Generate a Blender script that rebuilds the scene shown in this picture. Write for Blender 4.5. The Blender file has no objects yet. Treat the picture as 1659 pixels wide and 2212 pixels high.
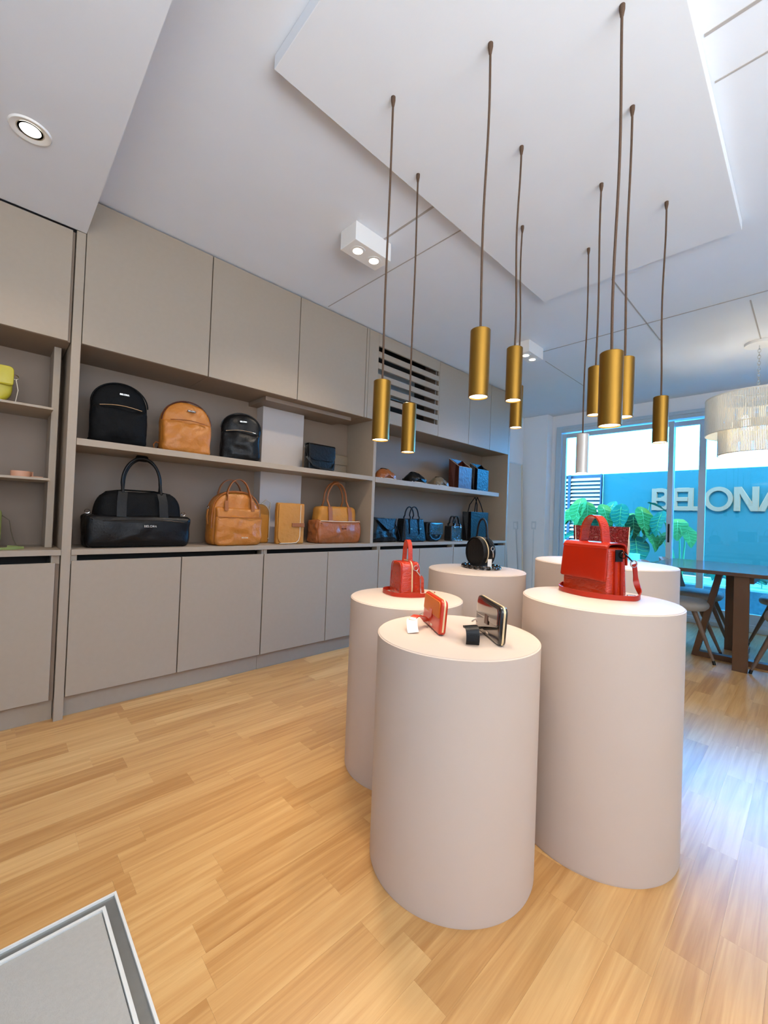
import bpy, math, random
from mathutils import Vector, Matrix, noise
random.seed(7)
PI = math.pi
D = bpy.data
SC = bpy.context.scene
COL = SC.collection

# ------------------------------------------------------------------ camera
CAM_LOC = Vector((0.0, -2.6589, 1.1))
F_PX = 890.8
YAW, PITCH, ROLL = 0.7645, 0.0143, 0.0381
_fw = Vector((math.sin(YAW)*math.cos(PITCH), math.cos(YAW)*math.cos(PITCH), math.sin(PITCH)))
_r0 = Vector((math.cos(YAW), -math.sin(YAW), 0))
_u0 = _r0.cross(_fw)
_rt = math.cos(ROLL)*_r0 + math.sin(ROLL)*_u0
_up = -math.sin(ROLL)*_r0 + math.cos(ROLL)*_u0
cd = D.cameras.new('camera'); cam = D.objects.new('camera', cd); COL.objects.link(cam)
m = Matrix((_rt, _up, -_fw)).transposed().to_4x4(); m.translation = CAM_LOC
cam.matrix_world = m
cd.sensor_fit = 'HORIZONTAL'; cd.sensor_width = 36.0; cd.lens = 36.0*F_PX/1659.0
cd.clip_start = 0.02; cd.clip_end = 100
SC.camera = cam

# ------------------------------------------------------------------ world, sun, big lights, exposure
SC.view_settings.view_transform = 'Standard'
SC.view_settings.look = 'None'
SC.view_settings.gamma = 1.0
SC.view_settings.use_curve_mapping = False
SC.view_settings.exposure = -0.08
W = D.worlds.new('daylight'); SC.world = W; W.use_nodes = True
bg = W.node_tree.nodes['Background']
bg.inputs[0].default_value = (0.06, 0.41, 1.0, 1); bg.inputs[1].default_value = 31.0

def light(name, kind, loc, target, energy, color, parent=None, **kw):
    l = D.lights.new(name, kind); l.energy = energy; l.color = color
    for k, v in kw.items(): setattr(l, k, v)
    o = D.objects.new(name, l); COL.objects.link(o); o.location = loc
    d = Vector(target) - Vector(loc)
    o.rotation_euler = d.to_track_quat('-Z', 'Y').to_euler()
    if parent is not None:
        o.parent = parent; o.matrix_parent_inverse = parent.matrix_basis.inverted()
    return o
light('sun', 'SUN', (2, 0, 8), (2+.60, .12, 8-.80), 8.0, (1.0, 0.95, 0.88), angle=math.radians(1.0))
# added fill lights behind the camera, no fixtures; they brighten room and ceiling
light('fill_soft_light', 'AREA', (0.6, -5.0, 1.2), (1.4, -2.0, 2.6), 8, (0.94, 0.97, 1.0), shape='RECTANGLE', size=4.6, size_y=2.2)
light('ceiling_fill_light', 'AREA', (-0.1, -4.3, 1.45), (0.0, -4.1, 3.0), 205, (0.86, 0.93, 1.0), shape='RECTANGLE', size=2.6, size_y=2.0)

# ------------------------------------------------------------------ helpers: materials
def lin(c):
    out = []
    for v in c:
        v /= 255.0
        out.append(v/12.92 if v <= 0.04045 else ((v+0.055)/1.055)**2.4)
    return tuple(out)
def P(name, rgb, rough=0.5, metal=0.0, var=0.0, vscale=6.0, bump=0.0, bscale=60.0, coat=0.0, spec=0.5,
      stretch=(1, 1, 1), croc=0.0, bdist=0.004, emit=None, sheen=0.0, trans=0.0):
    mt = D.materials.new(name); mt.use_nodes = True
    nt = mt.node_tree; N = nt.nodes; L = nt.links; b = N['Principled BSDF']
    c = lin(rgb)
    b.inputs['Base Color'].default_value = (*c, 1)
    b.inputs['Roughness'].default_value = rough; b.inputs['Metallic'].default_value = metal
    b.inputs['Coat Weight'].default_value = coat; b.inputs['Coat Roughness'].default_value = 0.08
    b.inputs['Specular IOR Level'].default_value = spec
    b.inputs['Sheen Weight'].default_value = sheen
    tc = N.new('ShaderNodeTexCoord'); mp = N.new('ShaderNodeMapping'); L.new(tc.outputs['Object'], mp.inputs[0])
    mp.inputs['Scale'].default_value = stretch
    nz = N.new('ShaderNodeTexNoise'); nz.inputs['Scale'].default_value = vscale; nz.inputs['Detail'].default_value = 5
    L.new(mp.outputs[0], nz.inputs['Vector'])
    v = max(var, 0.02)
    mx = N.new('ShaderNodeMix'); mx.data_type = 'RGBA'
    mx.inputs[6].default_value = (*[x*(1-v) for x in c], 1); mx.inputs[7].default_value = (*[min(1, x*(1+v)) for x in c], 1)
    L.new(nz.outputs[0], mx.inputs[0]); L.new(mx.outputs[2], b.inputs['Base Color'])
    if bump > 0 or croc > 0:
        bp = N.new('ShaderNodeBump'); bp.inputs['Distance'].default_value = bdist
        if croc > 0:
            vo = N.new('ShaderNodeTexVoronoi'); vo.feature = 'DISTANCE_TO_EDGE'; vo.inputs['Scale'].default_value = bscale
            L.new(mp.outputs[0], vo.inputs['Vector'])
            mr = N.new('ShaderNodeMapRange'); mr.inputs[2].default_value = 0.16
            L.new(vo.outputs['Distance'], mr.inputs[0]); L.new(mr.outputs[0], bp.inputs['Height'])
            bp.inputs['Strength'].default_value = croc
        else:
            n2 = N.new('ShaderNodeTexNoise'); n2.inputs['Scale'].default_value = bscale; n2.inputs['Detail'].default_value = 4
            L.new(mp.outputs[0], n2.inputs['Vector']); L.new(n2.outputs[0], bp.inputs['Height'])
            bp.inputs['Strength'].default_value = bump
        L.new(bp.outputs[0], b.inputs['Normal'])
    if emit:
        b.inputs['Emission Color'].default_value = (*lin(emit[0]), 1); b.inputs['Emission Strength'].default_value = emit[1]
    return mt

def plank_material():
    mt = D.materials.new('oak_planks'); mt.use_nodes = True
    nt = mt.node_tree; N = nt.nodes; L = nt.links; b = N['Principled BSDF']
    oi = N.new('ShaderNodeObjectInfo'); at = N.new('ShaderNodeAttribute'); at.attribute_name = 'tone'
    ad = N.new('ShaderNodeMath'); ad.operation = 'ADD'; L.new(oi.outputs['Random'], ad.inputs[0]); L.new(at.outputs['Fac'], ad.inputs[1])
    fr = N.new('ShaderNodeMath'); fr.operation = 'FRACT'; L.new(ad.outputs[0], fr.inputs[0])
    tc = N.new('ShaderNodeTexCoord')
    cb = N.new('ShaderNodeCombineXYZ')
    ml = N.new('ShaderNodeMath'); ml.operation = 'MULTIPLY'; ml.inputs[1].default_value = 37.0; L.new(fr.outputs[0], ml.inputs[0])
    L.new(ml.outputs[0], cb.inputs[0]); L.new(ml.outputs[0], cb.inputs[1])
    va = N.new('ShaderNodeVectorMath'); L.new(tc.outputs['Object'], va.inputs[0]); L.new(cb.outputs[0], va.inputs[1])
    mp = N.new('ShaderNodeMapping'); mp.inputs['Scale'].default_value = (0.8, 17.0, 1.0); L.new(va.outputs[0], mp.inputs[0])
    nz = N.new('ShaderNodeTexNoise'); nz.inputs['Scale'].default_value = 2.4; nz.inputs['Detail'].default_value = 7; nz.inputs['Distortion'].default_value = 1.0
    L.new(mp.outputs[0], nz.inputs['Vector'])
    mp2 = N.new('ShaderNodeMapping'); mp2.inputs['Scale'].default_value = (3.0, 130.0, 1.0); L.new(va.outputs[0], mp2.inputs[0])
    nf = N.new('ShaderNodeTexNoise'); nf.inputs['Scale'].default_value = 2.0; nf.inputs['Detail'].default_value = 3; L.new(mp2.outputs[0], nf.inputs['Vector'])
    cr = N.new('ShaderNodeValToRGB')
    cr.color_ramp.elements[0].position = 0.28; cr.color_ramp.elements[0].color = (*lin((180, 128, 72)), 1)
    cr.color_ramp.elements[1].position = 0.72; cr.color_ramp.elements[1].color = (*lin((220, 176, 116)), 1)
    e = cr.color_ramp.elements.new(0.5); e.color = (*lin((203, 154, 95)), 1)
    # value = grain*.7 + tone*.35
    m1 = N.new('ShaderNodeMath'); m1.operation = 'MULTIPLY_ADD'; m1.inputs[1].default_value = 0.24
    L.new(fr.outputs[0], m1.inputs[0])
    m2 = N.new('ShaderNodeMath'); m2.operation = 'MULTIPLY_ADD'; m2.inputs[1].default_value = 0.70; m2.inputs[2].default_value = -0.04
    L.new(nz.outputs[0], m2.inputs[0]); L.new(m2.outputs[0], m1.inputs[2])
    m3 = N.new('ShaderNodeMath'); m3.operation = 'MULTIPLY_ADD'; m3.inputs[1].default_value = 0.12
    L.new(nf.outputs[0], m3.inputs[0]); L.new(m1.outputs[0], m3.inputs[2])
    L.new(m3.outputs[0], cr.inputs[0]); L.new(cr.outputs[0], b.inputs['Base Color'])
    b.inputs['Roughness'].default_value = 0.30; b.inputs['Specular IOR Level'].default_value = 0.5
    bp = N.new('ShaderNodeBump'); bp.inputs['Strength'].default_value = 0.08; bp.inputs['Distance'].default_value = 0.002
    L.new(nf.outputs[0], bp.inputs['Height']); L.new(bp.outputs[0], b.inputs['Normal'])
    return mt

def wood(name, rgb, rough=0.5, axis=(20, 2, 2)):
    return P(name, rgb, rough=rough, var=0.35, vscale=3, stretch=axis, bump=0.15, bscale=8)

def glass_material():
    mt = D.materials.new('window_glass'); mt.use_nodes = True
    nt = mt.node_tree; N = nt.nodes; L = nt.links
    N.remove(N['Principled BSDF'])
    tr = N.new('ShaderNodeBsdfTransparent'); tr.inputs[0].default_value = (0.82, 0.95, 0.97, 1)
    gl = N.new('ShaderNodeBsdfGlossy'); gl.inputs['Roughness'].default_value = 0.02
    lw = N.new('ShaderNodeFresnel'); lw.inputs['IOR'].default_value = 1.35
    mx = N.new('ShaderNodeMixShader')
    L.new(lw.outputs[0], mx.inputs[0]); L.new(tr.outputs[0], mx.inputs[1]); L.new(gl.outputs[0], mx.inputs[2])
    L.new(mx.outputs[0], N['Material Output'].inputs[0])
    return mt

M = dict(
    ceiling=P('ceiling_paint', (222, 224, 228), 0.9, bump=0.05, bscale=140),
    ceiling_panel=P('ceiling_panel_paint', (222, 223, 225), 0.9, bump=0.05, bscale=140),
    groove=P('ceiling_groove', (170, 163, 157), 0.8),
    wall=P('wall_paint', (236, 236, 238), 0.85, bump=0.05, bscale=120),
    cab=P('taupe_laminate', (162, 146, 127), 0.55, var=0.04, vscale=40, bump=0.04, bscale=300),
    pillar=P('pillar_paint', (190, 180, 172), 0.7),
    cab_shaded=P('taupe_laminate_shaded', (140, 120, 102), 0.6, var=0.05, vscale=10),  # same laminate, darkened: shade inside the shelving is in the colour
    dark=P('recess_shade', (24, 22, 20), 0.8),  # near-black colour stands for shade in finger recesses and behind vent slots
    plank=plank_material(),
    slab=P('floor_screed', (110, 80, 50), 0.9),
    plinth=P('plinth_paint', (197, 179, 164), 0.55, var=0.03, vscale=4, bump=0.08, bscale=30),
    gold=P('brushed_brass', (140, 102, 38), 0.34, metal=0.9, var=0.08, vscale=80, stretch=(1, 1, 0.02)),
    glare_brass=P('glare_washed_brass', (206, 200, 192), 0.4, metal=0.3),  # brass with the window glare put into its pale colour
    cord=P('woven_cord', (84, 62, 46), 0.9, var=0.5, vscale=400),
    lens=P('lit_lens', (255, 250, 235), 0.4, emit=((255, 246, 226), 6.0)),
    spotbody=P('white_fixture', (232, 228, 222), 0.6),
    alu=P('aluminium', (178, 180, 180), 0.38, metal=0.7, var=0.05, vscale=30),
    alu_light=P('aluminium_lip', (232, 232, 228), 0.4, metal=0.1),
    alu_dark=P('aluminium_channel', (150, 152, 150), 0.4, metal=0.7, var=0.15, vscale=20),
    mat=P('grey_mat', (176, 172, 164), 0.95, var=0.08, vscale=90, bump=0.4, bscale=260),
    frame=P('window_frame_paint', (190, 206, 216), 0.45),
    glass=glass_material(),
    mirror=P('mirror_glass', (235, 238, 240), 0.03, metal=1.0),
    socket=P('socket_plastic', (214, 218, 222), 0.45),
    blackfab=P('black_nylon', (10, 11, 13), 0.7, spec=0.15, var=0.3, bump=0.25, bscale=40, bdist=0.02),
    blackleather=P('black_leather', (11, 12, 14), 0.38, spec=0.28, var=0.25, bump=0.3, bscale=90, bdist=0.005),
    blackpatent=P('black_patent', (18, 12, 10), 0.1, coat=1.0),
    blackcroc=P('black_croc', (16, 20, 26), 0.18, croc=0.8, bscale=60, stretch=(1, 1, 1.8), coat=0.6),
    navyleather=P('blue_black_leather', (12, 15, 18), 0.36, spec=0.32, var=0.25, bump=0.25, bscale=50, bdist=0.02),
    tan=P('tan_leather', (182, 112, 40), 0.42, var=0.16, vscale=8, bump=0.35, bscale=26, bdist=0.02),
    tandark=P('tan_leather_trim', (150, 88, 40), 0.42, var=0.15, bump=0.2, bscale=60),
    tanfab=P('tan_fabric', (186, 124, 44), 0.6, var=0.12, vscale=8, bump=0.3, bscale=24, bdist=0.02),
    cognac=P('cognac_leather', (156, 88, 44), 0.32, var=0.2, bump=0.25, bscale=40, bdist=0.02),
    brownleather=P('dark_brown_leather', (74, 34, 22), 0.32, spec=0.3, var=0.2, bump=0.15, bscale=30, bdist=0.02),
    taupe=P('taupe_leather', (112, 98, 78), 0.4, var=0.15, bump=0.25, bscale=60, bdist=0.02),
    red=P('red_croc', (178, 42, 4), 0.22, var=0.12, croc=0.32, bscale=42, stretch=(1, 1, 2.6), coat=0.5),
    redsmooth=P('red_leather', (166, 31, 3), 0.32, var=0.1, bump=0.12, bscale=50, coat=0.08, spec=0.35),
    darkred=P('dark_red_croc', (110, 10, 6), 0.3, var=0.25, croc=0.9, bscale=70, spec=0.3),
    orange=P('orange_red_leather', (196, 48, 14), 0.3, var=0.1, bump=0.1, bscale=60, coat=0.3),
    orange2=P('orange_suede', (196, 96, 10), 0.5, var=0.1, bump=0.15, bscale=90),
    yellow=P('yellow_leather', (186, 172, 44), 0.4, var=0.1, bump=0.15, bscale=60),
    green=P('green_leather', (128, 138, 76), 0.45, var=0.12),
    pinkbelt=P('blush_leather', (206, 150, 118), 0.45, var=0.08),
    silver=P('polished_metal', (220, 216, 208), 0.18, metal=1.0),
    gunmetal=P('gunmetal', (52, 48, 46), 0.25, metal=0.9),
    zip=P('zip_tape', (222, 196, 150), 0.4, metal=0.3),
    piping=P('cream_edge', (226, 212, 190), 0.5),
    paper=P('white_paper', (236, 230, 220), 0.8),
    darkgloss=P('dark_plastic', (12, 12, 13), 0.25),
    tablewood=wood('walnut_table', (92, 64, 44), 0.14),
    legwood=wood('table_leg_wood', (92, 60, 34), 0.5, (4, 4, 0.6)),
    chairfab=P('taupe_upholstery', (158, 150, 140), 0.85, var=0.08, vscale=60, bump=0.2, bscale=200, sheen=0.2),
    chairleg=wood('chair_leg_wood', (112, 88, 70), 0.5, (8, 8, 0.6)),
    fringe=P('cream_fringe', (242, 236, 220), 0.8),
    bulb=P('lit_bulb', (255, 250, 240), 0.4, emit=((255, 240, 214), 5.0)),
    bluewall=P('blue_render', (12, 66, 60), 0.85, var=0.05, vscale=2, bump=0.1, bscale=60),
    letter=P('letter_face', (128, 82, 50), 0.6),
    letter_edge=P('letter_edge', (176, 118, 76), 0.5),
    slat_white=P('slat_white', (170, 112, 84), 0.5),
    slat_dark=P('slat_dark', (40, 26, 30), 0.6),
    soil=P('garden_gravel', (84, 92, 88), 0.95, var=0.4, vscale=20),
    gravel=P('bounce_gravel', (206, 208, 206), 0.9, var=0.2, vscale=60),
    deck=P('garden_paving', (206, 210, 212), 0.8, var=0.15, vscale=10),
    leaf=P('leaf_green', (66, 92, 30), 0.75, spec=0.15, var=0.25, vscale=9),
    leafteal=P('leaf_blue_green', (34, 84, 56), 0.75, spec=0.15, var=0.25, vscale=9),  # leaf green with the blue it reflects mixed into the colour
    leafdark=P('leaf_deep_green', (32, 58, 16), 0.75, spec=0.15, var=0.25, vscale=9),
    vein=P('leaf_vein', (120, 140, 76), 0.8, spec=0.1),
    stalk=P('leaf_stalk', (92, 150, 84), 0.5),
    terracotta=P('pale_pot', (176, 190, 176), 0.8, var=0.1),
)

# ------------------------------------------------------------------ helpers: meshes
class MB:
    def __init__(s): s.v = []; s.f = []
    def add(s, vs, fs):
        o = len(s.v); s.v += [tuple(p) for p in vs]; s.f += [tuple(i+o for i in f) for f in fs]; return s
    def box(s, x0, x1, y0, y1, z0, z1):
        return s.add([(x0,y0,z0),(x1,y0,z0),(x1,y1,z0),(x0,y1,z0),(x0,y0,z1),(x1,y0,z1),(x1,y1,z1),(x0,y1,z1)],
                     [(0,3,2,1),(4,5,6,7),(0,1,5,4),(1,2,6,5),(2,3,7,6),(3,0,4,7)])
    def prism(s, poly, y0, y1):          # poly in (x, z), CCW seen from -y
        n = len(poly); vs = [(x, y0, z) for x, z in poly] + [(x, y1, z) for x, z in poly]
        fs = [tuple(range(n)), tuple(range(2*n-1, n-1, -1))] + [(i, i+n, (i+1) % n+n, (i+1) % n) for i in range(n)]
        return s.add(vs, fs)
    def tube(s, pts, r, n=8, closed=False, taper=None):
        pts = [Vector(p) for p in pts]; k = len(pts); vs = []; fs = []
        ref = None
        for i, p in enumerate(pts):
            a = pts[(i-1) % k] if (closed or i > 0) else p
            b = pts[(i+1) % k] if (closed or i < k-1) else p
            t = (b-a).normalized()
            if ref is None:
                ref = t.orthogonal().normalized()
            u = (ref - t*ref.dot(t)); u = u.normalized() if u.length > 1e-6 else t.orthogonal().normalized()
            ref = u; w = t.cross(u)
            rr = r if taper is None else r*taper[i]
            for j in range(n):
                q = 2*PI*j/n; vs.append(p + u*math.cos(q)*rr + w*math.sin(q)*rr)
        for i in range(k if closed else k-1):
            for j in range(n):
                a = i*n+j; b = i*n+(j+1) % n; c = ((i+1) % k)*n+(j+1) % n; d = ((i+1) % k)*n+j
                fs.append((a, b, c, d))
        if not closed:
            fs.append(tuple(range(n-1, -1, -1))); fs.append(tuple((k-1)*n+j for j in range(n)))
        return s.add(vs, fs)
    def ribbon(s, pts, width, th, wdir):
        pts = [Vector(p) for p in pts]; k = len(pts); vs = []; fs = []
        for i, p in enumerate(pts):
            t = (pts[min(i+1, k-1)] - pts[max(i-1, 0)]).normalized()
            w = wdir(i/(k-1)) if callable(wdir) else Vector(wdir)
            w = Vector(w); w = (w - t*w.dot(t)).normalized(); n = t.cross(w)
            for a, b in ((-1, -1), (1, -1), (1, 1), (-1, 1)):
                vs.append(p + w*a*width/2 + n*b*th/2)
        for i in range(k-1):
            for j in range(4):
                fs.append((i*4+j, i*4+(j+1) % 4, (i+1)*4+(j+1) % 4, (i+1)*4+j))
        fs.append((3, 2, 1, 0)); fs.append(tuple((k-1)*4+j for j in range(4)))
        return s.add(vs, fs)
    def lathe(s, prof, n=48, cx=0, cy=0):   # prof: (r, z) list, closed by caps when r=0
        vs = []; fs = []; k = len(prof)
        for r, z in prof:
            for j in range(n):
                q = 2*PI*j/n; vs.append((cx+r*math.cos(q), cy+r*math.sin(q), z))
        for i in range(k-1):
            for j in range(n):
                fs.append((i*n+j, i*n+(j+1) % n, (i+1)*n+(j+1) % n, (i+1)*n+j))
        if prof[0][0] > 0: fs.append(tuple(range(n-1, -1, -1)))
        if prof[-1][0] > 0: fs.append(tuple((k-1)*n+j for j in range(n)))
        return s.add(vs, fs)
    def xf(s, mat):
        s.v = [tuple(mat @ Vector(p)) for p in s.v]; return s

def build(name, mb, mat, parent=None, smooth=None, bevel=0.0, seg=2, subsurf=0):
    me = D.meshes.new(name); me.from_pydata(mb.v, [], mb.f); me.update()
    me.materials.append(M[mat] if isinstance(mat, str) else mat)
    if smooth is not None:
        for p in me.polygons: p.use_smooth = True
        me.set_sharp_from_angle(angle=math.radians(smooth))
    o = D.objects.new(name, me); COL.objects.link(o)
    if bevel > 0:
        b = o.modifiers.new('bevel', 'BEVEL'); b.width = bevel; b.segments = seg; b.limit_method = 'ANGLE'; b.angle_limit = math.radians(35)
    if subsurf: 
        b = o.modifiers.new('subsurf', 'SUBSURF'); b.levels = subsurf; b.render_levels = subsurf
    if parent is not None: o.parent = parent
    return o
def box(name, x0, x1, y0, y1, z0, z1, mat, parent=None, bevel=0.0):
    return build(name, MB().box(x0, x1, y0, y1, z0, z1), mat, parent, bevel=bevel)
def tag(o, label=None, cat=None, group=None, kind=None):
    if label: o['label'] = label
    if cat: o['category'] = cat
    if group: o['group'] = group
    if kind: o['kind'] = kind
    return o
def thing(name, label, cat, loc=(0, 0, 0), rotz=0.0, group=None):
    o = D.objects.new(name, None); COL.objects.link(o); o.location = loc; o.rotation_euler = (0, 0, rotz)
    o.empty_display_size = 0.05
    return tag(o, label, cat, group)
def struct(o, label=None): return tag(o, label, None, None, 'structure')

# outlines (x, z) centred on x, base at z=0, CCW seen from the front (-y)
def rrect(w, h, rt, rb, n=7, wt=None):
    pts = []
    def arc(cx, cz, r, a0, a1):
        for i in range(n+1):
            a = math.radians(a0+(a1-a0)*i/n); pts.append((cx+r*math.cos(a), cz+r*math.sin(a)))
    arc(w/2-rb, rb, rb, -90, 0); arc(w/2-rt, h-rt, rt, 0, 90); arc(-w/2+rt, h-rt, rt, 90, 180); arc(-w/2+rb, rb, rb, 180, 270)
    if wt: pts = [(x*(1+(wt/w-1)*z/h), z) for x, z in pts]
    return pts
def resample(poly, n):
    L = [0]; k = len(poly)
    for i in range(k):
        a = poly[i]; b = poly[(i+1) % k]; L.append(L[-1]+math.hypot(b[0]-a[0], b[1]-a[1]))
    out = []
    for j in range(n):
        d = L[-1]*j/n; i = 0
        while L[i+1] < d: i += 1
        t = (d-L[i])/max(1e-9, L[i+1]-L[i]); a = poly[i]; b = poly[(i+1) % k]
        out.append((a[0]+(b[0]-a[0])*t, a[1]+(b[1]-a[1])*t))
    return out
def inset(poly, d):
    k = len(poly); out = []
    for i in range(k):
        a = poly[i-1]; b = poly[(i+1) % k]; tx, tz = b[0]-a[0], b[1]-a[1]; l = math.hypot(tx, tz) or 1
        out.append((poly[i][0]-tz/l*d, poly[i][1]+tx/l*d))
    return out
def soft(outline, d, r=0.02, bulge=0.01, wr=0.0, freq=18, seed=0, taper=None, n=72, back_bulge=None, y=0.0):
    o = resample(outline, n); r = min(r, d/2)
    cx = sum(p[0] for p in o)/n; cz = sum(p[1] for p in o)/n
    rings = []
    ring_in = inset(o, r)
    bb = bulge if back_bulge is None else back_bulge
    hw = max(abs(p[0]-cx) for p in ring_in) or 1; hh = max(abs(p[1]-cz) for p in ring_in) or 1
    bl = lambda x, z: max(0, 1-((x-cx)/hw)**2)**.8*max(0, 1-((z-cz)/hh)**2)**.8
    SS = (0.1, 0.22, 0.36, 0.5, 0.64, 0.77, 0.89)
    for s in SS: rings.append([(cx+(p[0]-cx)*s, d/2+bb*bl(cx+(p[0]-cx)*s, cz+(p[1]-cz)*s), cz+(p[1]-cz)*s) for p in ring_in])
    for a in (90, 60, 30, 0):
        q = math.radians(a); pi = inset(o, r*(1-math.cos(q))); rings.append([(p[0], (d/2-r)+r*math.sin(q), p[1]) for p in pi])
    for a in (0, 30, 60, 90):
        if a == 0 and d/2-r < 1e-5: continue
        q = math.radians(a); pi = inset(o, r*(1-math.cos(q))); rings.append([(p[0], -(d/2-r)-r*math.sin(q), p[1]) for p in pi])
    for s in SS[::-1]: rings.append([(cx+(p[0]-cx)*s, -d/2-bulge*bl(cx+(p[0]-cx)*s, cz+(p[1]-cz)*s), cz+(p[1]-cz)*s) for p in ring_in])
    vs = [(cx, d/2+bb, cz)]; fs = []
    for R in rings: vs += R
    vs.append((cx, -d/2-bulge, cz)); K = len(rings)
    for j in range(n): fs.append((0, 1+j, 1+(j+1) % n))
    for i in range(K-1):
        for j in range(n):
            a = 1+i*n+j; b = 1+i*n+(j+1) % n; fs.append((a, a+n, b+n, b))
    e = len(vs)-1
    for j in range(n): fs.append((e, 1+(K-1)*n+(j+1) % n, 1+(K-1)*n+j))
    out = []
    for x, yy, z in vs:
        if taper:
            sx, sy = taper(z); x *= sx; yy *= sy
        if wr:
            q = Vector((x*freq+seed*7.3, yy*freq, z*freq+seed))
            nv = noise.noise_vector(q)+.6*noise.noise_vector(q*2.3+Vector((3, 1, 7))); x += nv.x*wr*0.6; yy += nv.y*wr
            if z > 0.012: z += nv.z*wr*0.6
        out.append((x, yy+y, z))
    return MB().add(out, fs)
def arcpts(cx, cz, rx, rz, a0, a1, n=20, y=0.0):
    return [(cx+rx*math.cos(math.radians(a0+(a1-a0)*i/n)), y, cz+rz*math.sin(math.radians(a0+(a1-a0)*i/n))) for i in range(n+1)]
def ringpts(c, r, n=16, ax='y'):
    out = []
    for i in range(n):
        a = 2*PI*i/n; u, v = r*math.cos(a), r*math.sin(a)
        out.append({'y': (c[0]+u, c[1], c[2]+v), 'z': (c[0]+u, c[1]+v, c[2]), 'x': (c[0], c[1]+u, c[2]+v)}[ax])
    return out
def handle_loop(w, z0, top, y, n=24, flare=1.0):
    # inverted U: straight sides rising into an arch
    pts = [(-w/2*flare, y, z0)]
    hz = top - w/2
    for i in range(n+1):
        a = PI - PI*i/n; pts.append((w/2*math.cos(a), y, z0+(hz-z0)*0.55+(top-(z0+(hz-z0)*0.55))*math.sin(a)))
    pts.append((w/2*flare, y, z0)); return pts

# block lettering, strokes as polygons in a cap height of 1; returns (polys, width)
def glyph(ch):
    def rc(x0, x1, z0, z1): return [(x0, z0), (x1, z0), (x1, z1), (x0, z1)]
    def halfring(cx, cz, rx, rz, t, a0, a1, n=14):
        ps = []
        for i in range(n):
            A = math.radians(a0+(a1-a0)*i/n); B = math.radians(a0+(a1-a0)*(i+1)/n)
            ps.append([(cx+(rx-t)*math.cos(A), cz+(rz-t)*math.sin(A)), (cx+rx*math.cos(A), cz+rz*math.sin(A)),
                       (cx+rx*math.cos(B), cz+rz*math.sin(B)), (cx+(rx-t)*math.cos(B), cz+(rz-t)*math.sin(B))])
        return ps
    t = 0.165
    if ch == 'B': return [rc(0, t, 0, 1), rc(t, .36, 0, t), rc(t, .36, .43, .43+t*.8), rc(t, .36, 1-t, 1)] + halfring(.36, .29, .30, .29, t, -90, 90) + halfring(.34, .73, .27, .27, t, -90, 90), .66
    if ch == 'E': return [rc(0, t, 0, 1), rc(t, .60, 0, t), rc(t, .56, .42, .58), rc(t, .60, 1-t, 1)], .60
    if ch == 'L': return [rc(0, t, 0, 1), rc(t, .54, 0, t)], .54
    if ch == 'O': return halfring(.52, .5, .52, .52, t, 0, 360, 36), 1.04
    if ch == 'N': return [rc(0, t, 0, 1), rc(.70-t, .70, 0, 1), [(t*.2, 1), (.70-t*1.25, 0), (.70-t*.1, 0), (t*1.2, 1)]], .70
    if ch == 'A': return [[(0, 0), (t*1.08, 0), (.42+t*.5, 1), (.42-t*.5, 1)], [(.84-t*1.08, 0), (.84, 0), (.42+t*.5, 1), (.42-t*.5, 1)], rc(.2, .64, .22, .22+t*.8)], .84
def small_text(parent, h, x, y, z, mat='silver', text='BELONA', part='logo'):
    mb = MB(); ws = [glyph(c)[1]+.16 for c in text]; cur = -sum(ws)/2*h
    for c in text:
        for p in glyph(c)[0]: mb.prism([(cur+a*h, b*h) for a, b in p], -0.0008, 0.0008)
        cur += (glyph(c)[1]+.16)*h
    o = build(part, mb, mat, parent); o.location = (x, y, z); return o

# ================================================================== STRUCTURE
H = 2.725; XW = 6.10; YB = 0.47
struct(box('wall_back', -2.6, 6.3, YB, YB+.12, -.05, H+.1, 'wall'))
struct(box('wall_left', -2.72, -2.6, -5.4, YB+.12, -.05, H+.1, 'wall'))
struct(box('wall_front', -2.6, 6.3, -5.4, -5.28, -.05, H+.1, 'wall'))
# window wall: pier beside the doors, lintel, right-hand pier
wr_ = MB().box(XW, XW+.2, 0.02, YB, -.05, H+.1).box(XW, XW+.2, -5.28, 0.02, 2.55, H+.1).box(XW, XW+.2, -5.28, -4.3, -.05, 2.55)
struct(build('wall_right', wr_, 'wall'))
struct(box('trim_1', 5.93, XW, 0.09, YB, -.02, H, 'wall', bevel=.004), 'shallow painted pier beside the sliding doors')
struct(box('ceiling', -2.6, XW+.2, -5.4, YB, H, H+.1, 'ceiling'))
struct(box('ceiling_soffit', -2.6, 0.318, -5.28, 0.0, 2.527, H-.001, 'ceiling'), 'lowered plaster soffit over the left shelving bay')
ZP = 2.672
struct(box('ceiling_raft', .672, 2.78, -2.375, -1.31, ZP, H-.001, 'ceiling_panel', bevel=.002), 'flat plaster raft the pendant lights hang from')
# ceiling joints
for i, (x0, x1, y0, y1, wd) in enumerate([(1.607, 1.607, -.80, -1.30, .012), (1.847, 1.847, -.02, -1.30, .007), (3.72, 3.72, -.84, -4.2, .012),
        (2.9, 4.13, -1.716, -1.716, .009), (3.80, 4.62, -2.326, -2.326, .009), (1.639, 1.639, -2.385, -4.0, .012), (1.842, 1.842, -2.385, -4.0, .008),
        (3.95, 4.95, -.78, -.78, .006)]):
    hx = wd/2 if x0 == x1 else 0; hy = wd/2 if y0 == y1 else 0
    struct(box('trim_%d' % (i+2), min(x0, x1)-hx, max(x0, x1)+hx, min(y0, y1)-hy, max(y0, y1)+hy, H-.002, H+.004, 'groove'), 'thin joint line in the ceiling')

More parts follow.
